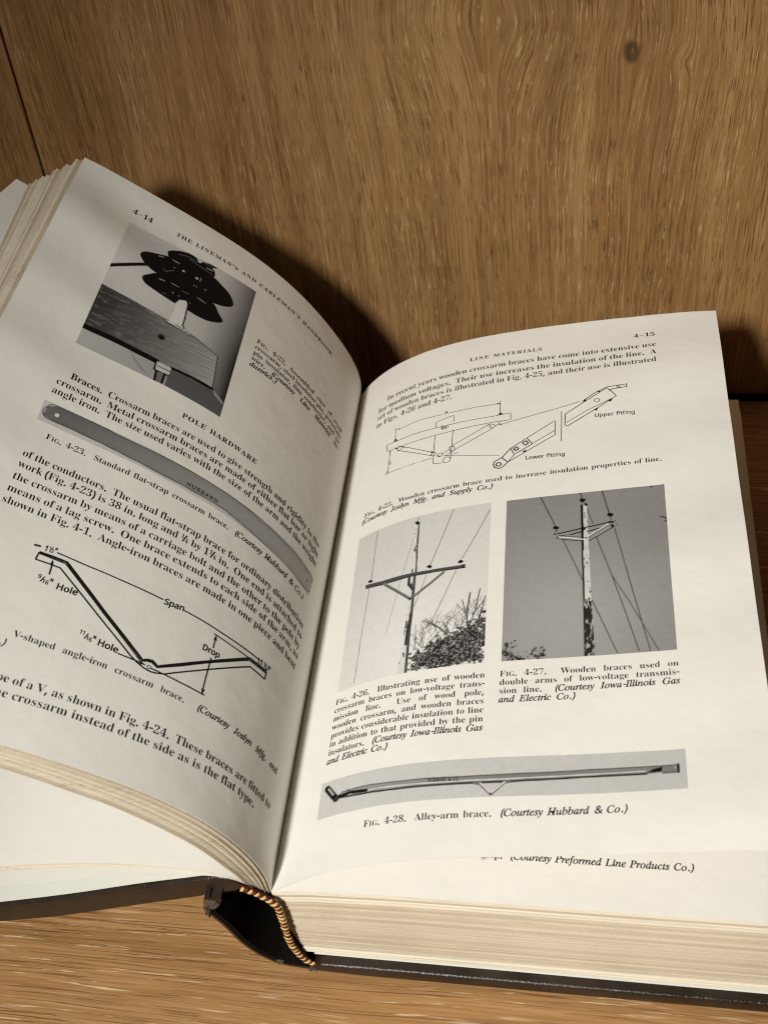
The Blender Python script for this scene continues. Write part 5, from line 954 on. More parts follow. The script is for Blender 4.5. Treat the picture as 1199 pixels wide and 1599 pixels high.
# ------------------------------------------------------------------ printing: line drawings
TR = {
'vdiag': [
['l',[[979,1473],[942,1473],[902,1475],[767,1580],[631,1678],[619,1671],[605,1668],[588,1678],[529,1640],[456,1590],[394,1546],[335,1503],[269,1502]],0.75],
['l',[[978,1477],[940,1479],[904,1481],[767,1587],[635,1683],[617,1675],[605,1674],[588,1682],[527,1645],[455,1594],[394,1552],[336,1510],[269,1508]],0.35],
['l',[[981,1498],[947,1498],[913,1499],[785,1594],[664,1679],[644,1690],[620,1699],[601,1701],[588,1699],[565,1691],[484,1637],[408,1584],[328,1527],[268,1529]],0.45],
['l',[[979,1473],[981,1498]],0.45],
['l',[[266,1500],[268,1529]],0.45],
['l',[[936,1456],[845,1464],[734,1469],[629,1473]],0.4],
['l',[[565,1477],[506,1479],[441,1483],[373,1485],[301,1485]],0.4],
['l',[[463,1499],[399,1503],[334,1504]],0.35],
['l',[[999,1456],[981,1454]],0.6],
['l',[[933,1530],[937,1488]],0.45],
['a',[[933,1530],[939,1481]]],
['l',[[456,1503],[455,1544]],0.4],
['a',[[455,1544],[456,1498]]],
['l',[[453,1576],[453,1637],[452,1692]],0.4],
['a',[[453,1576],[451,1698]]],
['l',[[697,1687],[627,1687]],0.4],
['a',[[656,1687],[617,1688]]],
['c',[[609,1690],[604,1690]]],
['l',[[603,1691],[523,1694],[443,1695]],0.4],
['l',[[305,1479],[300,1511]],0.35],
['l',[[280,1510],[254,1480]],0.35],
['t', [[971, 1464], [937, 1461]], 'h', '1½"', 1.7],
['t', [[958, 1558], [916, 1561]], 'h', '9/16"', 1.9],
['t', [[905, 1565], [847, 1564]], 'h', 'Hole', 1.75],
['t', [[625, 1485], [566, 1480]], 'h', 'Span', 1.75],
['t', [[486, 1565], [430, 1564]], 'h', 'Drop', 1.75],
['t', [[807, 1678], [761, 1683]], 'h', '11/16"', 1.9],
['t', [[755, 1684], [698, 1687]], 'h', 'Hole', 1.75],
['t', [[300, 1496], [256, 1495]], 'h', '1½"', 1.6]],
'fittings': [
['l',[[215,431],[264,431],[324,429],[378,429],[429,431],[491,429],[551,428],[608,427],[663,422],[664,456],[608,456],[553,459],[492,463],[430,466],[381,467],[328,468],[273,468],[222,466],[215,431]],0.22],
['l',[[247,360],[249,428]],0.2],
['l',[[254,374],[292,371],[338,367],[382,368],[425,370]],0.2],
['l',[[452,371],[500,370],[549,368],[628,370]],0.2],
['l',[[627,355],[627,417]],0.2],
['a',[[292,371],[252,374]]],
['a',[[549,368],[627,368]]],
['f',[[242,429],[260,429],[252,416]]],
['f',[[620,425],[638,422],[629,413]]],
['t', [[433, 374], [447, 372]], 's', 'A', 1.5],
['t', [[231, 536], [243, 538]], 's', 'B', 1.4],
['l',[[405,428],[406,402],[437,394],[468,387],[469,420]],0.22],
['l',[[406,466],[406,533],[408,601],[420,607],[440,608]],0.22],
['l',[[469,459],[469,536],[468,597]],0.22],
['c',[[455,598],[468,598]]],
['c',[[437,439],[444,439]]],
['c',[[437,439],[440,439]]],
['l',[[429,425],[426,436],[430,447]],0.2],
['l',[[447,429],[451,440],[448,447]],0.2],
['l',[[264,459],[340,509],[401,547]],0.22],
['l',[[266,483],[342,529],[399,562]],0.22],
['c',[[273,475],[282,478]]],
['f',[[253,460],[265,471],[258,474]]],
['f',[[286,470],[296,481],[289,482]]],
['c',[[406,556],[414,559]]],
['c',[[429,567],[437,570]]],
['f',[[395,539],[410,548],[399,551]]],
['f',[[421,567],[438,578],[426,575]]],
['l',[[460,542],[531,502],[593,463]],0.22],
['l',[[471,563],[539,525],[605,485]],0.22],
['c',[[604,475],[611,471]]],
['f',[[580,471],[596,459],[594,467]]],
['f',[[609,479],[636,456],[624,471]]],
['l',[[460,542],[468,567],[482,558],[476,539],[460,542]],0.22],
['l',[[437,567],[463,550]],0.22],
['l',[[448,580],[469,566]],0.22],
['l',[[475,577],[495,574]],0.18],
['l',[[443,575],[543,600],[632,617]],0.2],
['l',[[624,474],[717,452],[808,431],[888,408]],0.2],
['a',[[748,445],[623,475]]],
['l',[[234,467],[235,519]],0.2],
['l',[[235,540],[234,578]],0.2],
['a',[[234,552],[235,581]]],
['a',[[234,506],[234,464]]],
['l',[[222,577],[293,578]],0.2],
['l',[[301,578],[307,578]],0.2],
['l',[[315,577],[342,577]],0.2],
['l',[[350,577],[354,575]],0.2],
['l',[[362,577],[401,574]],0.2],
['l',[[718,552],[763,519],[808,485],[808,551],[741,597],[659,653]],0.25],
['l',[[666,592],[718,552],[736,582],[679,621],[666,592]],0.3],
['l',[[736,580],[808,531]],0.22],
['l',[[679,621],[659,653]],0.25],
['l',[[666,592],[640,628],[616,643],[612,655],[616,669],[631,677],[642,672],[659,653],[639,630]],0.35],
['c',[[629,658],[638,659]]],
['c',[[629,658],[636,659]]],
['l',[[674,593],[686,586],[694,598],[683,607],[674,593]],0.3],
['c',[[685,596],[689,593]]],
['l',[[703,571],[716,563],[725,577],[713,585],[703,571]],0.3],
['c',[[714,574],[720,571]]],
['f',[[703,611],[718,605],[712,617]]],
['l',[[829,445],[829,505],[824,509],[831,516],[827,523],[827,585]],0.22],
['l',[[841,460],[907,409],[976,359],[991,379],[1005,401],[928,459],[847,517],[839,509],[841,460]],0.28],
['l',[[842,501],[913,452],[1001,405]],0.2],
['c',[[943,412],[951,409]]],
['l',[[900,406],[937,376],[976,355],[1040,351],[1038,364],[998,366],[981,372]],0.3],
['f',[[894,410],[909,401],[907,412]]],
['f',[[942,374],[956,366],[952,375]]],
['f',[[931,454],[947,447],[940,460]]],
['f',[[976,421],[994,414],[985,425]]],
['c',[[1013,359],[1018,359]]],
['f',[[1038,348],[1041,349],[1040,364],[1037,363]]],
['t', [[933, 489], [1060, 490]], 's', 'Upper fitting', 1.5],
['t', [[714, 651], [839, 651]], 's', 'Lower fitting', 1.5]],
'p22': [
['box',[[1130,164],[662,154],[642,756],[1123,735]]],
['f',[[1122,738],[1124,659],[908,663],[693,666],[642,756],[839,746],[979,745]],'lowbg'],
['f',[[839,672],[693,666],[647,692],[642,757],[834,747]],'darkbg'],
['f',[[976,669],[927,708],[885,738],[908,734],[942,711]],'shade'],
['f',[[693,666],[647,692],[647,703],[681,686]],'endlight'],
['f',[[1128,468],[1009,475],[870,489],[796,502],[712,527],[702,594],[694,668],[816,672],[907,668],[1017,661],[1124,658],[1128,567]],'wood'],
['l',[[1124,661],[1017,662],[905,669],[884,670]],2.0,'black'],
['l',[[834,669],[768,665],[694,666]],1.1,'black'],
['l',[[1130,385],[1077,348],[1025,310]],1.3,'black'],
['f',[[1024,372],[1025,364],[1011,348],[987,324],[948,302],[892,311],[823,325],[781,322],[759,347],[740,364],[734,375],[749,391],[783,408],[818,412],[854,410],[900,408],[937,403],[979,395],[1009,387]],'black'],
['f',[[1059,283],[1057,271],[1044,256],[1013,240],[972,222],[929,215],[862,217],[814,206],[781,219],[746,237],[726,260],[720,275],[725,290],[752,309],[783,320],[829,343],[898,349],[974,326],[991,326],[1021,317],[1045,302]],'black'],
['f',[[979,210],[981,198],[966,183],[942,169],[912,160],[886,165],[874,179],[859,161],[834,167],[816,180],[811,200],[820,214],[851,222],[888,227],[935,226],[962,226],[975,221]],'black'],
['f',[[862,167],[847,154],[823,152],[796,150],[829,171],[846,173]],'dark'],
['l',[[955,227],[933,229]],0.35,'grey'],
['l',[[909,183],[880,190],[820,198]],0.22,'dgrey'],
['l',[[946,188],[912,175],[882,179]],0.22,'dgrey'],
['l',[[845,183],[824,181]],0.35,'grey'],
['l',[[859,164],[846,160]],0.3,'grey'],
['l',[[1002,245],[987,238]],0.35,'grey'],
['l',[[972,343],[956,340]],0.32,'grey'],
['l',[[932,334],[907,334]],0.25,'grey'],
['l',[[892,344],[869,341]],0.22,'dgrey'],
['l',[[839,336],[808,339]],0.28,'grey'],
['l',[[975,290],[964,298],[939,272]],0.22,'dgrey'],
['l',[[946,390],[936,390]],0.2,'dgrey'],
['d',[[911,252]],0.85,'white'],
['d',[[863,252]],0.95,'white'],
['l',[[850,257],[850,241]],0.25,'grey'],
['d',[[942,259]],0.45,'grey'],
['d',[[863,291]],0.45,'grey'],
['d',[[854,290]],0.35,'grey'],
['d',[[824,282]],0.5,'grey'],
['d',[[917,370]],0.45,'grey'],
['d',[[896,371]],0.35,'grey'],
['d',[[855,375]],0.5,'dgrey'],
['f',[[904,492],[878,482],[847,485],[815,498],[814,508],[837,504],[874,498]],'pin'],
['l',[[901,496],[874,498],[838,502],[814,506]],0.4,'black'],
['f',[[896,405],[889,385],[868,375],[861,386],[854,437],[847,478],[865,486],[898,485],[896,455]],'pin'],
['l',[[857,402],[851,450],[850,479],[842,487]],0.55,'dark'],
['l',[[896,409],[893,454],[898,485]],0.18,'grey'],
['l',[[870,489],[796,502],[712,527],[702,594],[694,665]],0.35,'dark'],
['d',[[897,566]],2.5,'dark'],
['d',[[897,569]],1.6,'black'],
['f',[[884,669],[834,669],[833,703],[881,704]],'nut'],
['l',[[884,670],[881,704],[851,705],[833,703]],0.6,'black'],
['l',[[877,685],[833,685]],0.3,'dark'],
['f',[[874,709],[846,703],[845,745],[868,746]],'bolt'],
['l',[[873,709],[868,746]],0.8,'black'],
['l',[[846,704],[845,742]],0.8,'black'],
['f',[[691,371],[655,366],[655,374],[693,380]],'dgrey']],
'p26': [
['box',[[148,834],[611,823],[611,1438],[152,1445]]],
['l',[[226,839],[225,1039]],0.22,'wire'],
['l',[[222,1078],[215,1270],[211,1431]],0.2,'wire'],
['l',[[492,830],[463,936],[430,1048]],0.22,'wire'],
['l',[[609,852],[569,951],[530,1040]],0.22,'wire'],
['l',[[514,1083],[479,1187],[443,1285]],0.2,'wire'],
['l',[[363,922],[334,1094],[304,1284]],0.2,'faint'],
['l',[[420,1085],[406,1141],[389,1201]],0.2,'wire'],
['l',[[378,834],[373,850]],0.25,'wire'],
['f',[[364,861],[382,868],[385,1014],[386,1071],[386,1169],[383,1216],[385,1320],[387,1447],[354,1445],[364,1340],[367,1223],[369,1076],[370,964]],'pole'],
['l',[[379,871],[381,967],[385,1070]],0.55,'arm'],
['l',[[382,1080],[383,1169],[383,1232],[382,1304],[383,1446]],0.9,'arm'],
['l',[[364,1082],[364,1109],[378,1129]],0.8,'dark'],
['l',[[382,1231],[375,1292],[374,1338]],0.8,'dark'],
['f',[[363,853],[371,849],[382,856],[381,868],[374,867]],'black'],
['f',[[204,1056],[272,1064],[320,1064],[369,1064],[432,1067],[488,1067],[541,1066],[541,1079],[490,1080],[433,1080],[369,1079],[323,1082],[273,1082],[208,1072]],'arm'],
['l',[[208,1072],[273,1080],[369,1078],[433,1079],[541,1079]],0.3,'black'],
['f',[[530,1064],[541,1066],[541,1080],[530,1080]],'dark'],
['l',[[278,1080],[331,1128],[374,1167]],1.0,'brace'],
['l',[[280,1085],[332,1132],[374,1171]],0.3,'dark'],
['l',[[475,1085],[436,1120],[385,1160]],0.9,'brace'],
['l',[[475,1089],[436,1124],[385,1164]],0.25,'dark'],
['d',[[373,1166]],0.9,'black'],
['f',[[213,1045],[222,1040],[233,1049],[229,1055],[217,1052]],'black'],
['f',[[417,1053],[426,1045],[437,1053],[432,1062]],'black'],
['f',[[516,1053],[525,1044],[535,1051],[531,1059],[521,1059]],'black'],
['f',[[399,1442],[393,1377],[412,1376],[428,1363],[451,1347],[471,1331],[512,1324],[531,1309],[555,1303],[572,1294],[592,1277],[609,1252],[612,1438],[499,1443]],'tree'],
['l',[[561,1328],[554,1257],[561,1179]],0.45,'twig'],
['l',[[558,1323],[578,1250],[590,1167]],0.35,'twig'],
['l',[[555,1271],[538,1202]],0.3,'twig'],
['l',[[555,1262],[523,1216]],0.25,'twig'],
['l',[[516,1343],[473,1296],[424,1261]],0.4,'twig'],
['l',[[512,1332],[484,1277]],0.3,'twig'],
['l',[[503,1320],[445,1270],[428,1254]],0.25,'twig'],
['l',[[588,1296],[607,1196]],0.3,'twig'],
['l',[[570,1263],[601,1216]],0.25,'twig'],
['l',[[428,1363],[398,1323]],0.25,'twig'],
['l',[[430,1359],[422,1303]],0.2,'twig']],
'p27': [
['box',[[660,823],[1131,814],[1130,1435],[660,1437]]],
['l',[[764,822],[808,945]],0.3,'black'],
['l',[[831,1006],[861,1093],[886,1169]],0.28,'wire'],
['l',[[911,1244],[942,1335],[974,1431]],0.28,'wire'],
['l',[[884,819],[888,842]],0.3,'black'],
['l',[[901,881],[919,949]],0.25,'wire'],
['l',[[927,1001],[968,1159],[1003,1303],[1032,1431]],0.28,'wire'],
['l',[[948,816],[967,913]],0.3,'black'],
['l',[[981,975],[1020,1200],[1041,1317],[1061,1431]],0.28,'wire'],
['l',[[968,1159],[1013,1258],[1049,1346],[1084,1434]],0.25,'wire'],
['l',[[976,1178],[1033,1305],[1080,1426]],0.2,'faint'],
['f',[[886,869],[902,872],[904,1005],[907,1122],[909,1275],[915,1434],[888,1434],[888,1274],[886,1127],[886,1002]],'pole27'],
['l',[[886,869],[886,1002],[888,1151],[888,1274],[888,1434]],0.5,'black'],
['f',[[889,1233],[909,1247],[915,1434],[888,1434]],'poledark'],
['f',[[659,1386],[670,1378],[681,1376],[690,1376],[690,1393],[682,1401],[697,1411],[710,1423],[709,1437],[660,1438]],'tree'],
['f',[[721,1424],[733,1418],[744,1423],[752,1426],[783,1433],[783,1437],[722,1437]],'tree'],
['f',[[753,1410],[764,1403],[777,1405],[783,1423],[775,1434],[761,1433]],'tree'],
['f',[[1089,815],[1099,814],[1093,823]],'black'],
['f',[[1122,814],[1131,814],[1131,819]],'black'],
['f',[[1107,945],[1120,944],[1130,951],[1130,960],[1122,951]],'dark'],
['f',[[1122,965],[1130,960],[1131,972]],'dark'],
['l',[[888,871],[888,925],[888,978],[888,1052]],0.6,'black'],
['l',[[853,986],[874,980],[886,978]],0.45,'black'],
['l',[[816,987],[853,986]],0.2,'dark'],
['l',[[902,978],[916,975],[939,969]],0.42,'black'],
['l',[[939,969],[962,960]],0.3,'black'],
['l',[[820,992],[855,999],[889,1009]],0.42,'white'],
['l',[[819,987],[855,994],[889,1001]],0.22,'black'],
['l',[[824,1001],[868,1011],[889,1014]],0.32,'black'],
['l',[[898,1002],[924,982],[962,956]],0.42,'white'],
['l',[[901,1005],[925,987],[962,960]],0.15,'black'],
['l',[[907,1016],[936,998],[978,968]],0.34,'black'],
['l',[[908,1010],[937,992],[964,972]],0.2,'grey'],
['l',[[815,978],[853,971],[888,963],[928,956],[966,948]],0.45,'black'],
['f',[[880,849],[884,842],[890,842],[898,845],[900,850],[894,857],[890,860],[885,857]],'black'],
['f',[[893,864],[900,862],[905,868],[902,876],[897,873]],'black'],
['f',[[800,953],[804,946],[811,946],[819,951],[820,956],[814,961],[806,960]],'black'],
['f',[[959,917],[964,911],[970,910],[979,915],[979,921],[974,927],[966,926]],'black'],
['l',[[811,960],[811,968]],0.2,'dark'],
['d',[[807,978]],0.7,'black'],
['d',[[812,969]],0.45,'black'],
['d',[[814,994]],0.65,'black'],
['d',[[820,999]],0.4,'black'],
['l',[[971,927],[971,941]],0.3,'dark'],
['d',[[968,948]],0.9,'black'],
['d',[[975,949]],0.9,'black'],
['d',[[983,945]],0.45,'black'],
['d',[[974,963]],1.0,'black'],
['d',[[987,960]],0.4,'black'],
['d',[[978,969]],0.6,'black'],
['d',[[894,967]],0.75,'black'],
['d',[[897,1003]],0.6,'black'],
['d',[[889,890]],0.5,'black'],
['d',[[911,1003]],0.3,'black']],
'alley': [
['box',[[143,1749],[1130,1744],[1130,1862],[145,1864]]],
['l',[[167,1772],[187,1795],[203,1813]],2.0,'black'],
['l',[[172,1774],[191,1797]],0.6,'grey'],
['l',[[203,1813],[219,1805],[241,1799]],1.3,'dark'],
['f',[[219,1797],[286,1793],[385,1797],[476,1798],[572,1799],[674,1798],[799,1795],[921,1791],[1065,1791],[1111,1789],[1111,1812],[1071,1810],[1033,1812],[921,1813],[799,1817],[691,1821],[573,1822],[477,1822],[387,1822],[291,1818],[214,1813]],'bar'],
['l',[[219,1797],[286,1793],[385,1797],[476,1798],[572,1799],[674,1798],[799,1795],[921,1791],[1065,1791],[1111,1789]],0.25,'black'],
['l',[[214,1813],[289,1817],[386,1820],[477,1820],[573,1820],[691,1820],[799,1816],[921,1812],[1033,1812]],0.5,'black'],
['l',[[226,1809],[319,1809],[477,1812],[675,1812],[921,1805],[1029,1804]],0.3,'white'],
['l',[[215,1809],[247,1804],[299,1809]],1.0,'black'],
['f',[[1033,1810],[1049,1799],[1073,1793],[1069,1808]],'black'],
['f',[[1072,1793],[1111,1789],[1111,1812],[1071,1810]],'bar'],
['l',[[1111,1789],[1111,1812]],0.6,'black'],
['l',[[1071,1812],[1111,1812]],0.3,'dark'],
['d',[[1103,1799]],0.7,'black'],
['d',[[1103,1799]],0.4,'white'],
['l',[[603,1821],[616,1824],[644,1855],[679,1821],[690,1820]],0.9,'dgrey'],
['l',[[616,1822],[644,1852],[678,1821]],0.4,'white'],
['d',[[644,1854]],0.6,'dark'],
['t', [[475, 1810], [561, 1812]], 's', 'HUBBARD & CO.', 1.1]],
'strap': [
['box',[[1134,982],[140,1040],[151,1122],[1130,1055]]],
['f',[[1119,1001],[1112,990],[1099,984],[1084,984],[989,991],[888,1002],[788,1006],[691,1009],[600,1014],[519,1020],[443,1026],[371,1033],[303,1037],[253,1037],[202,1044],[161,1044],[143,1063],[140,1091],[156,1110],[187,1117],[230,1118],[293,1117],[351,1109],[444,1095],[547,1079],[650,1075],[753,1071],[847,1062],[947,1051],[1030,1044],[1110,1040],[1122,1030],[1126,1014]],'strap'],
['l',[[1119,1001],[1112,990],[1099,984],[1084,984],[989,991],[888,1002],[788,1006],[691,1009],[600,1014],[519,1020],[443,1026],[371,1033],[303,1037],[253,1037],[202,1044],[161,1044],[143,1063],[140,1091],[156,1110],[187,1117],[230,1118],[293,1117],[351,1109],[444,1095],[547,1079],[650,1075],[753,1071],[847,1062],[947,1051],[1030,1044],[1110,1040],[1122,1030],[1126,1014],[1119,1001]],0.3,'dark'],
['d',[[1083,1017]],1.8,'dark'],
['d',[[1084,1017]],1.4,'white'],
['d',[[179,1078]],1.5,'dark'],
['d',[[182,1078]],1.2,'white'],
['t', [[672, 1066], [566, 1072]], 's', 'HUBBARD', 1.25]]}
def resample(p, step):
    p = np.asarray(p, float)
    out = [p[0]]
    for a, b in zip(p[:-1], p[1:]):
        n = max(1, int(np.ceil(np.linalg.norm(b - a) / step)))
        for k in range(1, n + 1): out.append(a + (b - a) * k / n)
    return np.array(out)

class Ink:
    def __init__(self): self.V = []; self.T = []; self.n = 0
    def add(self, v, t):
        self.V.append(np.asarray(v, float)); self.T.append(np.asarray(t, int) + self.n); self.n += len(v)
    def line(self, pts, w):
        p = resample(pts, 1.0)
        d = np.gradient(p, axis=0); d /= np.maximum(1e-9, np.linalg.norm(d, axis=1, keepdims=True))
        nn = np.stack([-d[:, 1], d[:, 0]], 1) * w / 2
        m = len(p)
        v = np.vstack([p + nn, p - nn]); t = []
        for i in range(m - 1): t += [(i, i + 1, m + i), (i + 1, m + i + 1, m + i)]
        self.add(v, t)
    def ring(self, c, e, w=0.22):
        r = math.hypot(e[0] - c[0], e[1] - c[1]); a = np.linspace(0, 2 * math.pi, 17)
        self.line(np.stack([c[0] + r * np.cos(a), c[1] + r * np.sin(a)], 1), w)
    def fan(self, p):
        p = np.asarray(p); self.add(p, [(0, i, i + 1) for i in range(1, len(p) - 1)])
    def arrow(self, a, b, size=1.5):
        a = np.array(a); b = np.array(b); d = (b - a) / np.linalg.norm(b - a); n = np.array([-d[1], d[0]])
        self.fan([b, b - d * size + n * size * 0.28, b - d * size - n * size * 0.28])
    def text(self, a, b, side, style, txt, size):
        a = np.array(a); b = np.array(b); L = np.linalg.norm(b - a); d = (b - a) / L
        up = np.array([0, -1.0])
        v, t = set_line(txt, style, size / CAPH, L, 1.0, True)
        k = L / max(1e-6, v[:, 0].max()) if len(txt) < 5 else 1.0
        self.add(a + v[:, :1] * k * d + v[:, 1:] * up, t)

def drawing(name, side, items, parent, label):
    k = Ink()
    for it in items:
        c, pts = it[0], np.array(it[1], float) / 10.0
        if c == 'l': k.line(pts, it[2])
        elif c == 'a': k.arrow(pts[0], pts[1], 1.9 if name == 'vdiag' or side == 'L' else 1.2)
        elif c == 'c': k.ring(pts[0], pts[1])
        elif c == 'f': k.fan(pts)
        elif c == 't': k.text(pts[0], pts[1], side, it[2], it[3], it[4])
    v = np.vstack(k.V); t = np.vstack(k.T)
    me = mesh('line_drawing', on_page(side, v[:, 0] / 1000, v[:, 1] / 1000, np.full(len(v), 0.00005)), t)
    return part('line_drawing', me, parent, M_INK, label)
drawing('vdiag', 'L', TR['vdiag'], page_l, 'line drawing of a V-shaped brace with dimensions')
drawing('fittings', 'R', TR['fittings'], page_r, 'line drawing of a crossarm brace and its fittings')

# ------------------------------------------------------------------ printing: halftone photographs
lattice_table = np.random.RandomState(11).rand(512, 512)
def hash2(i, j, s):
    k = int(s * 37) % 97
    return lattice_table[(i.astype(int) + k * 5) % 512, (j.astype(int) + k * 11) % 512]
def vnoise(x, y, s=0.0):
    i, j = np.floor(x), np.floor(y); f, g = x - i, y - j
    f = f * f * (3 - 2 * f); g = g * g * (3 - 2 * g)
    return (hash2(i, j, s) * (1 - f) + hash2(i + 1, j, s) * f) * (1 - g) + (hash2(i, j + 1, s) * (1 - f) + hash2(i + 1, j + 1, s) * f) * g
def fbm(x, y, s=0.0, o=4):
    t = 0; a = 0.5
    for k in range(o):
        t = t + a * vnoise(x * 2 ** k, y * 2 ** k, s + k); a *= 0.5
    return t / (1 - 0.5 ** o)
def seg_dist(X, Y, a, b):
    dx, dy = b[0] - a[0], b[1] - a[1]; L = dx * dx + dy * dy + 1e-12
    t = np.clip(((X - a[0]) * dx + (Y - a[1]) * dy) / L, 0, 1)
    return np.hypot(X - a[0] - t * dx, Y - a[1] - t * dy), t
def poly_cov(X, Y, p, aa=0.16):
    m = (X > p[:, 0].min() - 1) & (X < p[:, 0].max() + 1) & (Y > p[:, 1].min() - 1) & (Y < p[:, 1].max() + 1)
    out = np.zeros_like(X)
    if not m.any(): return out
    x, y = X[m], Y[m]
    ins = np.zeros(len(x), bool); d = np.full(len(x), 1e9)
    for a, b in zip(p, np.roll(p, -1, 0)):
        c = ((a[1] > y) != (b[1] > y))
        xi = (b[0] - a[0]) * (y - a[1]) / (b[1] - a[1] + 1e-12) + a[0]
        ins ^= c & (x < xi)
        d = np.minimum(d, seg_dist(x, y, a, b)[0])
    sd = np.where(ins, d, -d)
    out[m] = np.clip(sd / aa + 0.5, 0, 1)
    return out
def line_cov(X, Y, p, w, aa=0.14):
    d = np.full_like(X, 1e9)
    for a, b in zip(p[:-1], p[1:]): d = np.minimum(d, seg_dist(X, Y, a, b)[0])
    return np.clip((w / 2 - d) / aa + 0.5, 0, 1)

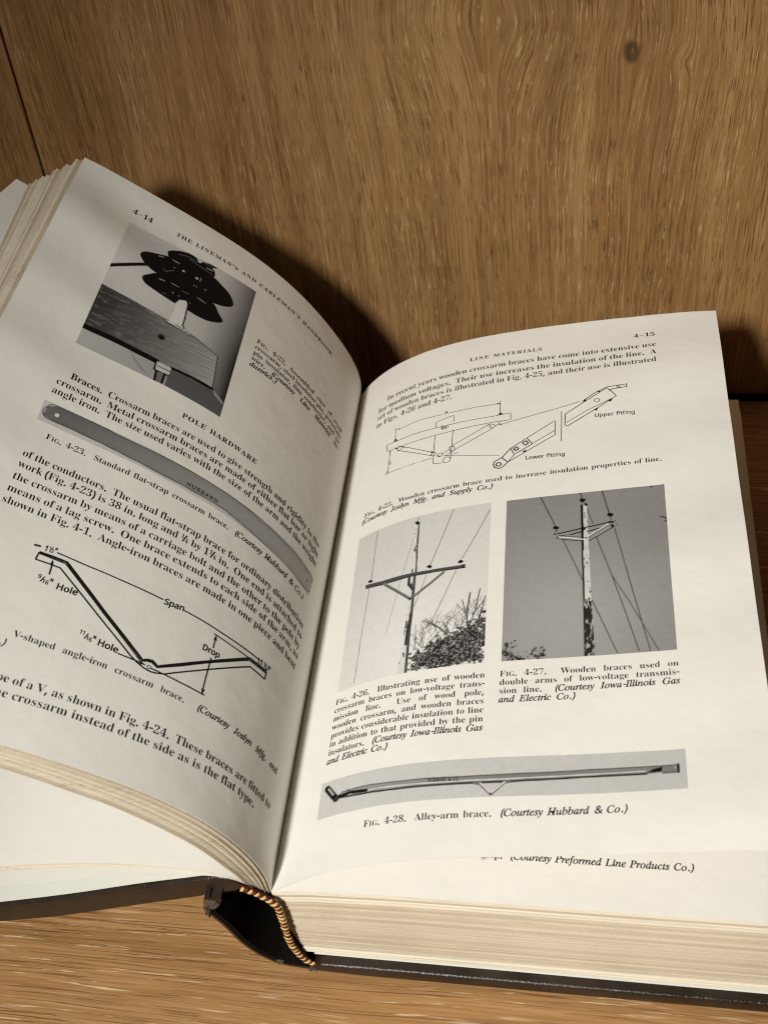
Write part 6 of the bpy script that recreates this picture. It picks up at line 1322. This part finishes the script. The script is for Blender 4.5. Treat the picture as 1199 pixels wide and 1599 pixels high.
def photo(key, side, parent, label, res=4.6):
    items = TR[key]
    q = np.array(items[0][1], float) / 10.0       # TL TR BR BL in (u,v) mm
    w = np.linalg.norm(q[1] - q[0]); h = np.linalg.norm(q[3] - q[0])
    nu, nv = int(w * res), int(h * res)
    S, Tt = np.meshgrid(np.linspace(0, 1, nu), np.linspace(0, 1, nv), indexing='ij')
    s = S[..., None]; t = Tt[..., None]
    Q = (q[0] * (1 - s) + q[1] * s) * (1 - t) + (q[3] * (1 - s) + q[2] * s) * t
    X = Q[..., 0].ravel(); Y = Q[..., 1].ravel(); s = S.ravel(); t = Tt.ravel()
    rx = -X if side == 'L' else X
    g = np.zeros_like(X)
    fine = fbm(X * 4.2, Y * 4.2, 3.0, 3) - 0.5
    if key == 'p22':
        g = 0.60 - 0.05 * s - 0.44 * np.clip((s - 0.70) / 0.30, 0, 1) ** 1.2 - 0.10 * np.clip((t - 0.2) / 0.4, 0, 1) * np.clip((s - .3) / .4, 0, 1)
        g = g + 0.10 * np.clip(0.35 - s, 0, 1) * (1 - t)
    elif key == 'p26':
        g = 0.56 + 0.10 * t + 0.06 * s + 0.06 * np.exp(-((s - .5) ** 2 + (t - .75) ** 2) * 8)
    elif key == 'p27':
        g = 0.225 + 0.10 * np.exp(-((s - .35) ** 2 + (t - .75) ** 2) * 4) + 0.03 * t
    elif key == 'alley':
        g = 0.50 + 0.05 * (1 - s) + 0 * t
    else:
        g = 0.55 + 0 * t + 0.10 * np.exp(-((t - .5) / .6) ** 2) * 0
    g = g * (1 + 0.16 * fine + (0.10 * (fbm(X * .8, Y * .8, 9.0) - .5)))
    tones = {'black': 0.006, 'dark': 0.03, 'dgrey': 0.15, 'grey': 0.40, 'white': 0.68, 'wire': 0.10, 'faint': 0.34, 'twig': 0.06, 'arm': 0.07, 'brace': 0.20, 'endlight': .30, 'pin': 0.68, 'pinlight': 0.52, 'nut': 0.55, 'bolt': 0.16}
    if key == 'p27': tones['wire'] = 0.045; tones['faint'] = 0.10
    def put(c, val):
        nonlocal g
        g = g * (1 - c) + val * c
    for it in items[1:]:
        k, p = it[0], np.array(it[1], float) / 10.0
        if k == 'l': put(line_cov(X, Y, p, it[2]), tones[it[3]] * (1 + 0.5 * fine)); continue
        if k == 'd': put(np.clip((it[2] / 2 - np.hypot(X - p[0, 0], Y - p[0, 1])) / 0.16 + 0.5, 0, 1), tones[it[3]]); continue
        if k != 'f': continue
        kind = it[2]
        if kind in ('black', 'strap') and len(p) > 8: p = cr(np.vstack([p, p[:1]]), 60)[:-1]
        c = poly_cov(X, Y, p)
        if kind == 'wood':
            f = np.clip((rx - (-112)) / 46, 0, 1)
            a = rx * 0.9 + Y * -0.10; b = Y + rx * 0.10
            st = fbm(a * 0.22, b * 2.6 + 0.9 * fbm(a * 0.25, b * 0.5, 5.0), 21.0, 4)
            st2 = fbm(a * 0.5, b * 1.1, 27.0, 3)
            val = (0.05 + 0.36 * f ** 1.5) * (0.65 + 0.7 * st) + np.where(st2 > 0.60, 0.05, 0) * (1 - f) * (st2 - 0.55) * 6
        elif kind == 'lowbg': val = 0.46 - 0.20 * s + 0.05 * fine
        elif kind == 'darkbg': val = 0.055 + 0.05 * t + 0.02 * fine
        elif kind == 'shade': val = 0.26; c = c * 0.7
        elif kind == 'pole':
            n1 = fbm(X * 1.4, Y * 0.35, 31.0); val = np.where(n1 > 0.63, 0.10, 0.66 + 0.25 * (n1 - .5)); c = c * np.clip(0.35 + (fbm(X * 2, Y * .5, 4.0)) * 1.3, 0, 1)
        elif kind == 'pole27':
            n1 = fbm(X * 2.2, Y * 0.8, 33.0); val = np.where(n1 > 0.70, 0.08, 0.62 - 0.30 * np.clip(n1 - .35, 0, 1))
        elif kind == 'poledark':
            n1 = fbm(X * 1.8, Y * 0.6, 37.0); val = 0.022 + 0.42 * np.clip((n1 - 0.55) * 7, 0, 1)
        elif kind == 'tree':
            n1 = fbm(X * 1.25, Y * 1.25, 41.0, 4); n2 = fbm(X * 2.3, Y * 2.3, 45.0, 3)
            sd = poly_cov(X, Y, p, 5.0)
            c = np.clip((sd + (n1 - 0.5) * 1.5 - 0.40) * 5, 0, 1) * (sd > 0.01)
            val = 0.018 + 0.26 * np.clip((n2 - 0.42) * 3.0, 0, 1) ** 1.3
        elif kind == 'bar':
            val = 0.27 + 0.12 * np.sin(s * 9) * 0.2 - 0.10 * s + 0.04 * fine
        elif kind == 'strap':
            val = (0.12 + 0.26 * np.clip((s - .1) / .9, 0, 1)) * (1 + 0.35 * fine) * (1 + 0.25 * np.sin(t * 3.1))
        else: val = tones.get(kind, 0.3)
        put(c, val)
    if key in ('p26', 'p27'):
        # twigs growing out of the tree
        if key == 'p26':
            r = random.Random(5)
            for _ in range(120):
                x0 = r.uniform(40, 60.5); y0 = 133 - (x0 - 40) * 0.42 + r.uniform(-3, 4); a = r.uniform(-2.4, -0.7); L = r.uniform(1.5, 5.0)
                pts = [(x0, y0)]
                for _k in range(3):
                    a += r.uniform(-.3, .3); pts.append((pts[-1][0] + math.cos(a) * L / 3, pts[-1][1] + math.sin(a) * L / 3))
                put(line_cov(X, Y, np.array(pts), 0.16) * 0.75, 0.09)
    g = np.clip(g, 0.006, 0.74)
    col = np.stack([g, g * 0.985, g * 0.93, np.ones_like(g)], 1)
    V = on_page(side, X / 1000, Y / 1000, np.full(len(X), 0.00004))
    me = mesh('photograph', V, grid_faces(nu, nv, side == 'R'), True)
    at = me.attributes.new('tone', 'FLOAT_COLOR', 'POINT')
    at.data.foreach_set('color', col.astype(np.float32).ravel())
    o = part('photograph', me, parent, M_PRINT, label)
    for it in items:
        if it[0] == 't':
            k = Ink(); p = np.array(it[1], float) / 10.0
            k.text(p[0], p[1], side, it[2], it[3], it[4])
            v = np.vstack(k.V)
            m2 = mesh('stamped_lettering', on_page(side, v[:, 0] / 1000, v[:, 1] / 1000, np.full(len(v), 0.00008)), np.vstack(k.T))
            part('stamped_lettering', m2, parent, M_INK)
    return o
photo('p22', 'L', page_l, 'photograph of a black pin insulator on a wooden crossarm')
photo('strap', 'L', page_l, 'picture of a long grey flat strap with a hole at each end')
photo('p26', 'R', page_r, 'photograph of a pole with one crossarm against a pale sky')
photo('p27', 'R', page_r, 'photograph of a pole with double crossarms against a grey sky')
photo('alley', 'R', page_r, 'wide picture of an alley-arm brace on pale grey')
